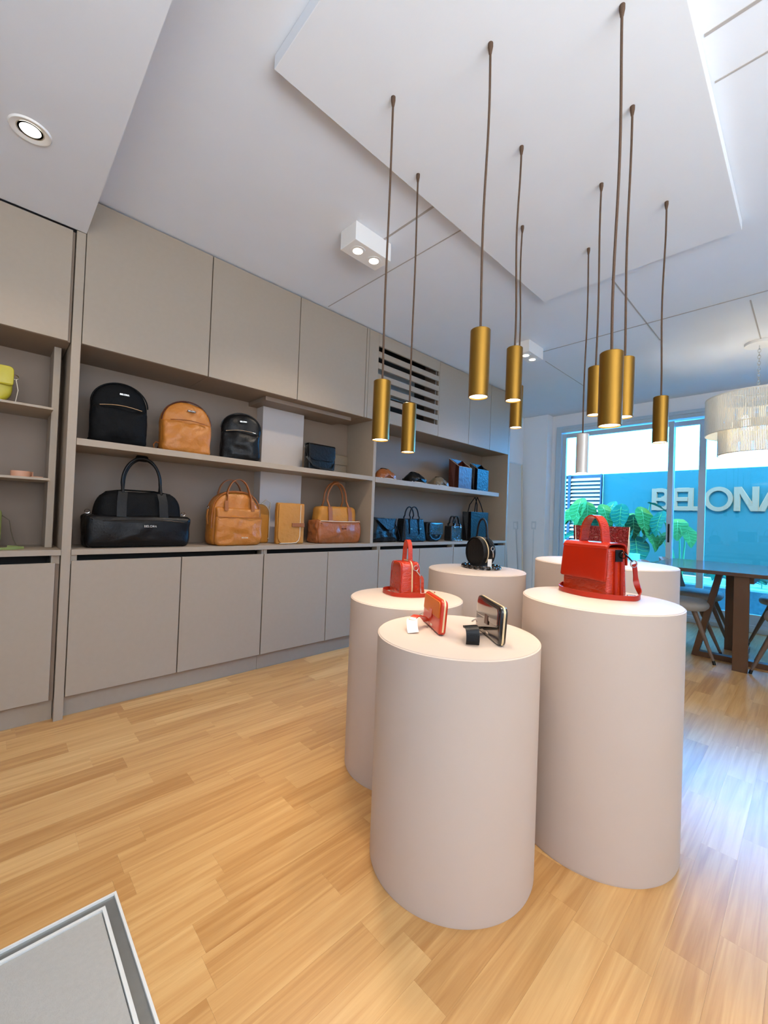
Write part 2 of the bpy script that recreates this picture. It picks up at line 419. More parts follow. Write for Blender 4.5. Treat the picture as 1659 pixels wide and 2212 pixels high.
# ---------------- floor: slab plus single planks
floor = struct(box('floor', -2.6, XW+.2, -5.4, YB, -.06, -.012, 'slab'))
PW = .0968; MX, MY = .305, -1.293        # mat corner
planks = []
row = 0; y = 0.47
fx, fy = _rt, _up
def to_px(p):
    d = Vector(p)-CAM_LOC; z = d.dot(_fw)
    if z < 0.05: return None
    return (829.5+F_PX*d.dot(_rt)/z, 1106-F_PX*d.dot(_up)/z)
rows = []
yy = .404
while yy > -5.2: rows.append((yy-PW, yy)); yy -= PW
rnd = random.Random(3)
for (y0, y1) in rows:
    x = -2.6 - rnd.random()*.5
    while x < XW+.1:
        L = rnd.choice((.36, .44, .52, .60)); a, b = x, x+L; x += L
        a = max(a, -2.6); b = min(b, XW+.1)
        if b-a < .02: continue
        segs = [(a, b, y0, y1)]
        if y0 < MY and a < MX:
            segs = []
            if b > MX+.01: segs.append((MX, b, y0, y1))
            if y1 > MY+.01: segs.append((a, min(b, MX), MY, y1))
        for s in segs: planks.append(s)
def vis_area(s):
    a, b, y0, y1 = s; q = [to_px((X, Y, 0)) for X, Y in ((a, y0), (b, y0), (b, y1), (a, y1))]
    if any(p is None for p in q): return 0
    c = (sum(p[0] for p in q)/4, sum(p[1] for p in q)/4)
    if not (-150 < c[0] < 1800 and c[1] < 2350): return 0
    return abs(sum(q[i][0]*q[(i+1) % 4][1]-q[(i+1) % 4][0]*q[i][1] for i in range(4)))/2
planks.sort(key=lambda s: -vis_area(s))
pm = {}
def plank_mesh(L, Wd):
    k = (round(L, 3), round(Wd, 4))
    if k not in pm:
        g = .00012; mb = MB().add([(-L/2, -Wd/2, -.012), (L/2, -Wd/2, -.012), (L/2, Wd/2, -.012), (-L/2, Wd/2, -.012),
            (-L/2+g, -Wd/2+g, 0), (L/2-g, -Wd/2+g, 0), (L/2-g, Wd/2-g, 0), (-L/2+g, Wd/2-g, 0)],
            [(0,3,2,1),(4,5,6,7),(0,1,5,4),(1,2,6,5),(2,3,7,6),(3,0,4,7)])
        me = D.meshes.new('plank'); me.from_pydata(mb.v, [], mb.f); me.materials.append(M['plank']); pm[k] = me
    return pm[k]
for s in planks[:298]:
    a, b, y0, y1 = s
    o = D.objects.new('plank', plank_mesh(b-a, y1-y0)); COL.objects.link(o); o.location = ((a+b)/2, (y0+y1)/2, 0); o.parent = floor
rest = MB(); tones = []
for s in planks[298:]:
    a, b, y0, y1 = s; g = .0001; rest.box(a+g, b-g, y0+g, y1-g, -.012, 0); tones += [rnd.random()]*6
o = build('plank_field', rest, 'plank', floor); o['kind'] = 'stuff'
at = o.data.attributes.new('tone', 'FLOAT', 'FACE'); at.data.foreach_set('value', tones)

# ---------------- sliding doors in the window wall
def sliding_panel(name, ya, yb, x, label, handle=None, zt=2.44):
    t = tag(D.objects.new(name, None), None, None, None, 'structure'); COL.objects.link(t); t.location = (x, 0, 0)
    if label: t['label'] = label
    s = .056; y0, y1 = min(ya, yb), max(ya, yb)
    for a, b in ((y0, y0+s), (y1-s, y1)): box('stile', -.02, .02, a, b, .06, zt, 'frame', t, .003)
    box('rail', -.02, .02, y0+s, y1-s, zt-.06, zt, 'frame', t, .003); box('rail', -.02, .02, y0+s, y1-s, .06, .18, 'frame', t, .003)
    box('pane', -.003, .003, y0+s, y1-s, .18, zt-.06, 'glass', t)
    if handle is not None: box('handle', -.026, -.019, handle-.011, handle+.011, .93, 1.16, 'darkgloss', t, .004)
    return t
wfm = tag(D.objects.new('window_1', None), 'pale aluminium frame around the sliding glass doors', None, None, 'structure'); COL.objects.link(wfm); wfm.location = (XW, 0, 0)
box('jamb', -.03, .14, -.055, .018, .0, 2.548, 'frame', wfm, .004); box('jamb', -.03, .14, -4.3, -4.23, .0, 2.548, 'frame', wfm, .004)
box('head', -.03, .14, -4.23, -.055, 2.455, 2.548, 'frame', wfm, .004); box('head', -.045, .0, -4.23, -.055, 2.50, 2.53, 'frame', wfm, .003)
box('sill', -.05, .14, -4.23, -.055, .0, .055, 'frame', wfm, .004); box('sill', -.03, .05, -4.23, -.055, .055, .07, 'frame', wfm)
sliding_panel('door_1', -.06, -1.44, XW+.025, 'left sliding glass door with a black recessed pull', handle=-1.412)
sliding_panel('door_2', -1.385, -2.85, XW+.085, 'middle sliding glass door behind the hanging chandelier')
sliding_panel('door_3', -2.80, -4.22, XW+.025, 'sliding glass door farthest from the wooden shelving')
# the mid stile of the fixed light in the second panel
box('stile', XW+.06, XW+.11, -1.755, -1.688, .06, 2.44, 'frame', D.objects['door_2']).matrix_parent_inverse = Matrix.Translation((-XW-.085, 0, 0))

# ================================================================== OUTSIDE
struct(box('garden_ground', XW+.2, 14, -9, 7, -.2, -.03, 'deck'), 'paved garden ground beyond the glass')
XO = 8.4
struct(box('garden_wall', XO, XO+.15, -9, .12, -.05, 2.09, 'bluewall'), 'bright blue rendered garden wall carrying the letters')
struct(box('garden_wall_side', XO-.02, XO+.13, .84, 6, -.05, 2.09, 'bluewall'), 'blue garden wall beyond the louvred screen')
# louvre screen
lv = thing('louvre_screen', 'louvred screen of white and dark slats outside left of the blue wall', 'screen', (XO-.04, .48, 0))
box('backboard', .04, .06, -.35, .35, .0, 2.09, 'slat_dark', lv)
box('post', -.03, .03, .22, .27, .0, 2.09, 'slat_dark', lv); box('post', -.03, .03, -.35, -.33, .0, 2.09, 'slat_dark', lv); box('post', -.03, .03, .33, .35, .0, 2.09, 'slat_dark', lv)
slat_me = None
k = 0; z = .42
while z < 2.06:
    mb = MB().box(-.004, .004, -.33, .33, -.032, .032).xf(Matrix.Rotation(math.radians(38), 4, 'Y'))
    if slat_me is None:
        so = build('slat', mb, 'slat_white', lv); slat_me = so.data
    else:
        so = D.objects.new('slat', slat_me); COL.objects.link(so); so.parent = lv
    so.location = (-.005, 0, z); z += .075
# letters
sign = thing('wall_sign', 'raised beige BELONA letters with pale edges on the blue garden wall', 'sign', (XO, 0, 1.415))
for ch, ya, hh in (('B', -.69, .375), ('E', -.99, .375), ('L', -1.21, .375), ('O', -1.42, .375), ('N', -1.795, .375), ('A', -2.07, .375)):
    polys, wd = glyph(ch); sx = {'B': .42, 'E': .38, 'L': .38, 'O': .345, 'N': .40, 'A': .44}[ch]
    mb = MB()
    for k_, p in enumerate(polys): mb.prism([(a*sx, b*hh) for a, b in p], -.03-.0003*k_, 0)
    mb.xf(Matrix.Rotation(-PI/2, 4, 'Z'))
    o = build('letter', mb, 'letter', sign); o.location = (0, ya, 0)
    mb = MB()
    for k_, p in enumerate(polys): mb.prism(inset([(a*sx, b*hh) for a, b in p], -.006), -.012-.0002*k_, 0)
    mb.xf(Matrix.Rotation(-PI/2, 4, 'Z'))
    e = build('letter_backing', mb, 'letter_edge', o)
# planted bed and big-leaf plants
bed = thing('planting_bed', 'raised bed along the blue garden wall, its pale gravel top added to bounce light', 'flower bed', (XW+1.0, 0, -.03))
box('retaining_wall', 0, 1.2, -5, 2.2, 0, .36, 'soil', bed); box('gravel', .03, 1.17, -4.97, 2.17, .36, .388, 'gravel', bed)  # pale gravel top added to bounce daylight up to the ceiling
def leaf_mesh(nm, mat):
    # heart-shaped leaf, tip along +x, folded along the midrib, edges rippled
    mb = MB(); n = 14; half = []
    for i in range(n+1):
        t = i/n; wdt = .36*math.sin(PI*min(1, t**.75))**.85*(1-.25*t) if 0 < t < 1 else 0
        half.append((t, wdt))
    vs = []; fs = []; cols = (-1, -.66, -.33, 0, .33, .66, 1)
    for t, w in half:
        for c in cols:
            back = -.16*abs(c)*max(0, 1-t*2.6)
            vs.append((t+back, w*c, .10*abs(c)*w*2.2 - .22*t*t + .018*math.sin(t*26)*abs(c)))
    m_ = len(cols)
    for i in range(n):
        for j in range(m_-1): fs.append((i*m_+j, (i+1)*m_+j, (i+1)*m_+j+1, i*m_+j+1))
    me = D.meshes.new(nm); me.from_pydata(vs, [], fs); me.materials.append(M[mat])
    for p in me.polygons: p.use_smooth = True
    vb = MB(); mid = [(t, 0, -.22*t*t+.010) for t, w in half]
    vb.tube(mid, .014, 5, taper=[1-.8*t for t, w in half])
    for i in (3, 5, 7, 9, 11):
        t, w = half[i]
        for s in (-1, 1):
            vb.tube([(t-.12, 0, -.22*(t-.12)**2+.008), (t-.03, s*w*.45, .045*w*2.2-.22*t*t+.016), (t, s*w*.9, .09*w*2.2-.22*t*t+.018)], .007, 4)
    ve = D.meshes.new(nm+'_vein'); ve.from_pydata(vb.v, [], vb.f); ve.materials.append(M['vein'])
    return me, ve
LM = {k: leaf_mesh('leaf_'+k, mt) for k, mt in (('g', 'leaf'), ('t', 'leafteal'), ('d', 'leafdark'))}
def plant(label, base, leaves):
    t = thing('elephant_ear_plant', label, 'plant', base, group=None)
    for (dy, z, L, kind, az, el) in leaves:
        me, ve = LM[kind]
        tip = Vector((-.12 + rnd.uniform(-.12, .12), dy, z-base[2]))
        sb = MB(); b0 = Vector((rnd.uniform(-.05, .05), dy*.25, 0)); mid = (b0+tip)*.5+Vector((.06, 0, .08))
        sb.tube([b0, (b0+mid)*.5+Vector((0, 0, .04)), mid, (mid+tip)*.5+Vector((.02, 0, .03)), tip], .012, 6, taper=[1.2, 1.1, 1, .8, .6])
        build('stalk', sb, 'stalk', t, smooth=60)
        o = D.objects.new('leaf', me); COL.objects.link(o); o.parent = t; o.location = tip
        o.scale = (L, L*1.05, L)
        o.rotation_euler = (math.radians(rnd.uniform(-15, 15)), math.radians(el), math.radians(az))
        v_ = D.objects.new('vein', ve); COL.objects.link(v_); v_.parent = o
    return t
XP = 7.55
plant('broad-leaved plant nearest the louvred screen outside the glass', (XP, .02, .359),
      [(.10, 1.52, .46, 'g', 175, 52), (-.02, 1.45, .40, 'g', 200, 60), (.30, 1.22, .34, 'g', 120, 40), (-.24, 1.42, .42, 'g', 230, 55),
       (.18, .98, .28, 't', 130, 20), (.12, 1.38, .34, 't', 80, 40), (-.1, 1.12, .36, 't', 190, 60), (-.28, 1.05, .40, 'd', 225, 50), (.05, 1.25, .36, 'g', 170, 45), (-.16, 1.28, .36, 't', 210, 62), (.24, 1.40, .34, 'g', 150, 48)])
plant('tall broad-leaved plant just left of the first sliding door stile', (XP, -.62, .359),
      [(.28, 1.48, .40, 't', 150, 50), (.10, 1.42, .40, 't', 185, 62), (-.05, 1.26, .36, 'd', 200, 60), (-.16, 1.38, .42, 'g', 215, 55),
       (.02, 1.10, .40, 't', 170, 55), (-.10, .92, .50, 't', 205, 45), (.22, 1.05, .36, 'g', 130, 45), (.34, 1.22, .38, 'd', 165, 58), (.02, 1.30, .34, 'g', 160, 40), (-.24, 1.10, .38, 'g', 240, 50), (-.26, 1.48, .3, 't', 270, 20)])
plant('broad-leaved plant seen between the two door stiles', (XP, -1.28, .359),
      [(.22, 1.32, .38, 't', 160, 55), (.05, 1.22, .40, 'g', 190, 35), (.18, 1.02, .36, 'g', 150, 40), (-.06, 1.12, .34, 'g', 215, 45), (.3, 1.12, .3, 't', 120, 45)])
pot = thing('garden_pot', 'pale pot half hidden behind the broad leaves outside', 'pot', (6.86, -.72, -.029))
build('body', MB().lathe([(.13, 0), (.17, .2), (.19, .66), (.19, .74), (.16, .74), (.15, .68)], 28), 'terracotta', pot, smooth=40)
build('soil', MB().lathe([(.01, .66), (.165, .66), (.165, .69), (.01, .69)], 24), 'soil', pot)
gc = MB()
for i in range(260):
    px, py = rnd.uniform(7.2, 8.2), rnd.uniform(-4.2, -1.35); a = rnd.random()*6.28; L = rnd.uniform(.08, .2); w = L*rnd.uniform(.2, .5); z0 = .36+rnd.uniform(.02, .2)
    dx, dy = math.cos(a), math.sin(a); up = rnd.uniform(.1, .9)*L
    gc.add([(px, py, z0), (px+dx*L*.5-dy*w, py+dy*L*.5+dx*w, z0+up*.6), (px+dx*L, py+dy*L, z0+up), (px+dx*L*.5+dy*w, py+dy*L*.5-dx*w, z0+up*.6)], [(0, 1, 2, 3)])
o = build('ground_cover', gc, 'leafteal'); tag(o, 'low leafy ground cover in the bed behind the dining table', 'foliage', kind='stuff')
for i, (py, z, s) in enumerate(((-2.02, .62, .16), (-2.2, .56, .15), (-2.38, .60, .17))):
    o = D.objects.new('broad_leaf_seedling', None); COL.objects.link(o); o.location = (7.35, py, .36)
    tag(o, ('small pale broad-leaved seedling in the bed, leftmost of three', 'small pale broad-leaved seedling in the bed, middle of three', 'small pale broad-leaved seedling in the bed, rightmost of three')[i], 'plant')
    for az in (150, 215):
        l = D.objects.new('leaf', LM['t'][0]); COL.objects.link(l); l.parent = o; l.location = (0, 0, z-.36); l.scale = (s, s, s); l.rotation_euler = (0, math.radians(20), math.radians(az))
    build('stalk', MB().tube([(0, 0, 0), (.01, 0, z-.36)], .006, 5), 'stalk', o)

# ================================================================== SHELVING
YK = .375            # back of compartments
ZU, ZS, ZT, ZD = 1.951, 1.456, .874, .114
X0, XE = .3185, 4.66
po = box('divider_post', .2775, .3165, 0.0, .46, 0.0, 2.525, 'cab', bevel=.001); tag(po, 'tall narrow taupe post between the two shelving bays', 'post')
ep = box('end_panel', XE+.002, XE+.036, 0.0, .46, 0.0, H-.004, 'cab', bevel=.001); tag(ep, 'full-height taupe end panel closing the long shelving on its far end', 'panel')
bp = box('back_panel', X0, XE, YK, YK+.02, ZT, ZU, 'cab_shaded'); tag(bp, 'taupe back board behind the long open shelves', 'panel')
pl = box('wall_pillar', 1.489, 1.854, .27, YK-.001, ZT+.001, ZU-.03, 'pillar', bevel=.002); struct(pl, 'pale square pillar showing through the open shelves')
# base units
units = [(X0, 1.402, 'first base cabinet, right beside the tall post'), (1.404, 2.504, 'second base cabinet from the tall post'),
         (2.506, 3.597, 'third base cabinet, half hidden by the plinth with the boxy red bag'), (3.599, XE, 'base cabinet at the far end of the shelving')]
def base_unit(xa, xb, doors, label):
    t = thing('base_cabinet', 'taupe two-door ' + label if doors == 2 else label, 'cabinet', ((xa+xb)/2, 0, 0), group='base cabinets under the worktop')
    w = (xb-xa)/2
    box('body', -w, w, .025, .44, ZD-.01, .80, 'cab_shaded', t)
    box('recess_shade_strip', -w+.03, w-.02, .09, .11, .80, .845, 'dark', t)  # dark strip carries the shade of the finger recess
    box('plinth', -w, w, .045, .40, 0.0, ZD-.011, 'cab', t)
    box('corner_block', -w, -w+.026, .012, .08, .80, .845, 'cab', t)
    box('corner_block', w-.012, w, .012, .08, .80, .845, 'cab', t)
    dw = 2*w/doors
    for i in range(doors): box('door', -w+i*dw+.003, -w+(i+1)*dw-.003, .0, .02, ZD, .815, 'cab', t, .0015)
    return t
for xa, xb, lb in units: base_unit(xa, xb, 2, lb)
wt = box('worktop', X0, XE, -.002, YK, .846, ZT, 'cab', bevel=.001); tag(wt, 'long taupe worktop on the base cabinets, carrying the lower row of bags', 'worktop')
# shelves and divider
dv = box('shelf_divider', 2.398, 2.43, .002, YK-.001, ZT+.001, ZU-.001, 'cab', bevel=.001); tag(dv, 'upright taupe divider in the middle of the long open shelves', 'panel')
s1 = box('display_shelf', X0, 2.397, .0, YK-.002, 1.420, ZS, 'cab', bevel=.001); tag(s1, 'taupe shelf left of the upright divider, carrying the backpacks', 'shelf', 'display shelves')
s2 = box('display_shelf', 2.431, 4.475, .0, YK-.002, 1.410, ZS, 'cab', bevel=.001); tag(s2, 'taupe shelf right of the upright divider, stopping short of the end panel', 'shelf', 'display shelves')
# the pillar stands behind the shelf: cut by the shelf edge only visually
pl.location.y = 0
# wall cabinets
ups = [(X0, .969, 'wall cabinet beside the tall post, above the black nylon backpack'), (.971, 1.616, 'second wall cabinet from the tall post'),
       (1.618, 2.272, 'third wall cabinet from the tall post, next to the vent panel'), (3.268, 3.803, 'wall cabinet just right of the vent panel'),
       (3.805, 4.234, 'narrow wall cabinet, second from the far end'), (4.236, 4.66, 'narrow wall cabinet at the far end of the shelving')]
for xa, xb, lb in ups:
    t = thing('wall_cabinet', 'taupe ' + lb, 'cabinet', ((xa+xb)/2, 0, ZU), group='wall cabinets under the ceiling'); w = (xb-xa)/2
    zt = H-ZU
    box('body', -w, w, .022, .44, .0, zt-.012, 'cab_shaded', t)
    box('door', -w+.002, w-.002, .0, .02, -.001, zt-.010, 'cab', t, .0015)
    if xa > 1.6 and xa < 1.7: box('under_box', -w-.2, w-.06, .10, YK-.002, -.03, -.001, 'cab_shaded', t)
# vent panel
vp = thing('vent_panel', 'taupe wall panel with six long horizontal ventilation slots', 'vent', (2.274, 0, ZU))
L_ = 3.266-2.274
box('filler', .002, .026, .0, .02, .0, H-ZU-.010, 'cab', vp, .001)
box('stile', .03, .140, .0, .02, .0, H-ZU-.010, 'cab', vp, .001)
box('stile', L_-.010, L_, .0, .02, .0, H-ZU-.010, 'cab', vp, .001)
slots = [(2.112, 2.063), (2.211, 2.163), (2.310, 2.262), (2.408, 2.360), (2.508, 2.460), (2.606, 2.558)]
edges = [ZU] + [v for s in slots for v in (s[1], s[0])] + [H-.010]
for i in range(0, len(edges), 2):
    box('slat', .1405, L_-.0105, .0, .018, edges[i]-ZU, edges[i+1]-ZU, 'cab', vp, .001)
box('bracket', L_-.035, L_-.026, .022, .03, .09, .69, 'alu', vp)
box('housing', .03, L_, .20, .44, .0, H-ZU-.01, 'dark', vp)
box('soffit_board', .0, L_, .022, .44, -.001, .012, 'cab_shaded', vp)
ac = MB().box(.22, .88, .07, .19, .30, .56)
box('cooling_unit', .16, .72, .09, .195, .26, .52, 'alu_dark', vp, .01)
# left bay
t = thing('base_cabinet', 'taupe base cabinet left of the tall post, below the green bag', 'cabinet', (-.2, 0, 0), group='base cabinets under the worktop')
box('body', -.9, .474, .025, .44, ZD-.01, .80, 'cab_shaded', t); box('plinth', -.9, .474, .045, .40, 0, ZD-.011, 'cab', t)
box('door', -.2, .455, .0, .02, ZD, .808, 'cab', t, .0015); box('door', -.9, -.205, .0, .02, ZD, .808, 'cab', t, .0015); box('recess_shade_strip', -.9, .44, .09, .11, .80, .845, 'dark', t)
box('corner_block', .44, .474, .02, .08, .80, .845, 'cab', t)
w2 = box('worktop', -1.1, .2765, -.002, YK, .846, ZT, 'cab', bevel=.001); tag(w2, 'short taupe worktop left of the tall post, under the green bag', 'worktop')
t = thing('wall_cabinet', 'taupe wall cabinet left of the tall post, under the lowered soffit', 'cabinet', (-.2, 0, 1.945), group='wall cabinets under the ceiling')
box('body', -.9, .474, .022, .44, 0, .575, 'cab_shaded', t); box('door', -.9, .462, .0, .02, -.001, .572, 'cab', t, .0015)
o = box('back_panel', -1.1, .2765, YK, YK+.02, ZT, 1.945, 'cab_shaded'); tag(o, 'brown-shaded back board of the bay left of the tall post', 'panel')
o = box('upright_batten', .222, .252, .15, .34, ZT+.001, 1.944, 'cab', bevel=.001); tag(o, 'pale upright batten inside the bay left of the tall post', 'batten')
o = box('thin_shelf', -1.1, .2215, .04, YK-.001, 1.586, 1.598, 'cab', bevel=.001); tag(o, 'thin shelf carrying the yellow bag', 'shelf', 'thin shelves of the left bay')
o = box('thin_shelf', -1.1, .2215, .04, YK-.001, 1.225, 1.237, 'cab', bevel=.001); tag(o, 'thin shelf carrying the coiled blush belt', 'shelf', 'thin shelves of the left bay')

# ================================================================== FLOOR MAT
t = thing('floor_mat', 'grey entrance mat let into the floor in an aluminium frame', 'mat', (MX, MY, 0))
def lprof(name, off, wd, zt, mat):
    # L running along both visible sides, mitred at the corner
    for a in (0, 1):
        q = [(-off, -off), (-off, -3.0), (-off-wd, -3.0), (-off-wd, -off-wd)] if a == 0 else [(-off, -off), (-off-wd, -off-wd), (-2.2, -off-wd), (-2.2, -off)]
        vs = [(x, y, -.012) for x, y in q] + [(x, y, zt) for x, y in q]
        build(name, MB().add(vs, [(3, 2, 1, 0), (4, 5, 6, 7), (0, 1, 5, 4), (1, 2, 6, 5), (2, 3, 7, 6), (3, 0, 4, 7)]), mat, t)
lprof('outer_lip', .0, .006, .004, 'alu_light'); lprof('channel', .006, .026, -.002, 'alu_dark'); lprof('inner_lip', .032, .008, .004, 'alu_light')
box('carpet', -2.2, -.042, -3.0, -.042, -.012, -.001, 'mat', t)

# ================================================================== PLINTHS
CY = dict(A=(1.149, -1.836, .265, .723), B=(1.644, -2.11, .265, .832), C=(1.400, -1.370, .255, .742), D=(2.008, -1.339, .268, .83), E=(2.32, -1.90, .33, .912))
lbl = dict(A='white round plinth nearest the camera, carrying the two zip wallets', B='tall white round plinth carrying the large red flap bag',
           C='white round plinth carrying the boxy red bag', D='white round plinth carrying the round black bag', E='wide white round plinth at the back carrying the dark red tote')
for k_, (cx, cy, r, z) in CY.items():
    t = thing('display_plinth', lbl[k_], 'plinth', (cx, cy, 0), group='white round display plinths')
    build('drum', MB().lathe([(r-.002, 0), (r-.002, .004), (r, .006), (r, z-.004), (r-.003, z-.002)], 96), 'plinth', t, smooth=40)
    build('top', MB().lathe([(r-.0032, z-.002), (r-.004, z-.0004), (r-.006, z)], 96), 'plinth', t, smooth=40)

# ================================================================== PENDANT LIGHTS
PD = [(1.034, -1.546, 1.386, 'leftmost of all, low in front of the vent panel edge'), (1.357, -1.384, 1.400, 'second from the left, low in front of the vent slots'),
      (1.134, -1.898, 1.503, 'large one hung third from the left'), (1.550, -1.789, 1.605, 'right of the vent, in front of another brass one'),
      (1.984, -1.566, 1.600, 'half hidden behind a nearer one by the shelving end'), (1.322, -2.234, 1.398, 'biggest and nearest, centre of the right-hand cluster'),
      (1.680, -2.165, 1.505, 'behind the biggest one, peeping out on its right'), (1.975, -1.959, 1.604, 'behind the biggest one, peeping out on its left'),
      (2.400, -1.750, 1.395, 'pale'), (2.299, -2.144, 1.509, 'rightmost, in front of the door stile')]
for i, (x, y, zb, lb) in enumerate(PD):
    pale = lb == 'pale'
    t = thing('pendant_light', 'brass tube pendant light painted pale grey with the glare of the glass, lowest at the window' if pale else 'brass tube pendant light, ' + lb, 'lamp', (x, y, ZP), group='tube pendant lights on the ceiling raft')
    L = .219; r = .0322; zt = zb+L-ZP; z0 = zb-ZP
    cp = []
    for j in range(15):
        f = j/14; cp.append((.006*math.sin(f*5+i)*math.sin(PI*f), .006*math.sin(f*4+2*i)*math.sin(PI*f), -.012+(zt+.012)*f))
    build('cord', MB().tube(cp, .0040, 7), 'cord', t, smooth=60)
    build('cord_grip', MB().lathe([(.0085, .0), (.0085, -.012), (.005, -.034), (.004, -.036)][::-1], 12), 'cord', t, smooth=40)
    build('shade', MB().lathe([(.004, zt), (r-.002, zt), (r, zt-.002), (r, z0+.001), (r-.001, z0), (r-.003, z0), (r-.003, z0+.01), (.004, z0+.01)][::-1], 40), 'glare_brass' if pale else 'gold', t, smooth=40)
    build('lens', MB().lathe([(.001, z0+.004), (r-.0035, z0+.004), (r-.0035, z0+.006), (.001, z0+.006)], 32), 'lens', t)
    light('pendant_beam', 'SPOT', (x, y, zb-.006), (x, y, 0), 10.0, (1.0, .80, .58), t, spot_size=math.radians(88), spot_blend=.75, shadow_soft_size=.03)

# ================================================================== CEILING SPOTS, DOWNLIGHT
def twin_spot(x, y, rot, label, e):
    t = thing('twin_spotlight', label, 'lamp', (x, y, H), rot, group='twin ceiling spotlights')
    box('housing', -.135, .135, -.068, .068, -.105, 0, 'spotbody', t, .002)
    for s in (-1, 1):
        build('lamp_ring', MB().lathe([(.030, -.108), (.044, -.108), (.044, -.1055), (.030, -.1055)], 28, s*.062, 0), 'spotbody', t)
        build('bulb', MB().lathe([(.001, -.1085), (.028, -.1085), (.030, -.1055), (.001, -.1055)], 24, s*.062, 0), 'lens', t)
        light('spot_beam', 'SPOT', (x+s*.062*math.cos(rot), y+s*.062*math.sin(rot), H-.115), (x+s*.10, y+.25, 0), e, (1.0, .86, .70), t, spot_size=math.radians(125), spot_blend=.9, shadow_soft_size=.03)
twin_spot(1.53, -.83, 0.0, 'white boxed twin spotlight on the ceiling in front of the wall cabinets', 44)
twin_spot(3.52, -.83, 0.0, 'white boxed twin spotlight on the ceiling near the window end', 28)
t = thing('recessed_downlight', 'round white recessed downlight glowing in the left soffit', 'lamp', (.062, -.565, 2.527))
build('trim_ring', MB().lathe([(.042, .0), (.056, -.006), (.062, -.006), (.066, 0), (.066, .004), (.042, .004)], 40), 'spotbody', t, smooth=40)
build('bulb', MB().lathe([(.001, -.003), (.030, -.003), (.034, .002), (.001, .002)], 32), 'lens', t)
build('reflector', MB().lathe([(.034, .0015), (.0425, -.001), (.0425, .003), (.034, .003)], 32), 'silver', t)
light('downlight_beam', 'SPOT', (.062, -.565, 2.515), (.062, -.5, 0), 22, (1.0, .80, .58), t, spot_size=math.radians(120), spot_blend=.9, shadow_soft_size=.035)
# ================================================================== CHANDELIER
t = thing('chandelier', 'two-tier cream fringe chandelier hanging over the dining table', 'lamp', (4.72, -2.312, H))
build('canopy', MB().lathe([(.10, -.022), (.10, 0), (.09, 0)], 32), 'spotbody', t, smooth=40)
ch = MB(); z = -.025; kk = 0
while z > -.44:
    pts = [((.010*math.cos(a) if kk % 2 == 0 else 0), (.010*math.cos(a) if kk % 2 else 0), z-.016+.017*math.sin(a)) for a in [2*PI*j/10 for j in range(10)]]
    ch.tube(pts, .0022, 5, closed=True); z -= .027; kk += 1
build('chain', ch, 'silver', t, smooth=60)
def tier(r, zt, zb, n):
    build('hoop', MB().tube([(r*math.cos(2*PI*j/48), r*math.sin(2*PI*j/48), zt) for j in range(48)], .007, 6, closed=True), 'fringe', t, smooth=60)
    build('hoop', MB().tube([(r*math.cos(2*PI*j/48), r*math.sin(2*PI*j/48), zb) for j in range(48)], .005, 6, closed=True), 'fringe', t, smooth=60)
    fm = MB()
    for j in range(n):
        a = 2*PI*j/n; cx, cy = r*math.cos(a), r*math.sin(a)
        fm.tube([(cx, cy, zt), (cx*1.004, cy*1.004, (zt+zb)/2), (cx, cy, zb)], .0042, 5)
    o = build('fringe', fm, 'fringe', t, smooth=60); o['kind'] = 'stuff'
tier(.355, -.47, -.78, 210); tier(.262, -.70, -.96, 160)
for a in range(3):
    q = a*2*PI/3+.4
    build('arm', MB().tube([(0, 0, -.46), (.355*math.cos(q), .355*math.sin(q), -.47)], .004, 6), 'silver', t)
    build('bulb', MB().lathe([(.002, -.73), (.022, -.715), (.03, -.69), (.026, -.66), (.014, -.635), (.002, -.63)], 16, .12*math.cos(q), .12*math.sin(q)), 'bulb', t, smooth=60)
    build('bulb_stem', MB().tube([(.12*math.cos(q), .12*math.sin(q), -.462), (.12*math.cos(q), .12*math.sin(q), -.632)], .005, 6), 'silver', t)
light('chandelier_glow', 'POINT', (4.72, -2.312, H-.80), (4.72, -2.312, 0), 10, (1.0, .86, .66), t, shadow_soft_size=.08)

# ================================================================== DINING TABLE, CHAIRS
t = thing('dining_table', 'dark wooden dining table with trestle legs by the glass doors', 'table', (4.88, -2.30, 0))
build('tabletop', MB().box(-.63, .63, -.72, .72, .745, .775), 'tablewood', t, bevel=.004)
def bar(name, p, q, w, dpt):
    p = Vector(p); q = Vector(q); return build(name, MB().ribbon([p, q], w, dpt, Vector((1, 0, 0)).cross(q-p)), 'legwood', t, bevel=.002)
x = -.33
bar('leg', (x, .35, .0), (x, .19, .745), .045, .07); bar('leg', (x, -.35, .0), (x, -.19, .745), .045, .07)
box('foot_rail', x-.035, x+.035, -.328, .328, .0, .045, 'legwood', t, .002)
box('leg_post', -.595, -.555, -.022, .072, .0, .745, 'legwood', t, .002)
box('leg_post', .10, .14, .12, .20, .0, .745, 'legwood', t, .002)
box('cross_rail', -.553, .52, -.045, -.005, .69, .744, 'legwood', t, .002)
box('stretcher', -.553, .098, .02, .06, .02, .06, 'legwood', t, .002)
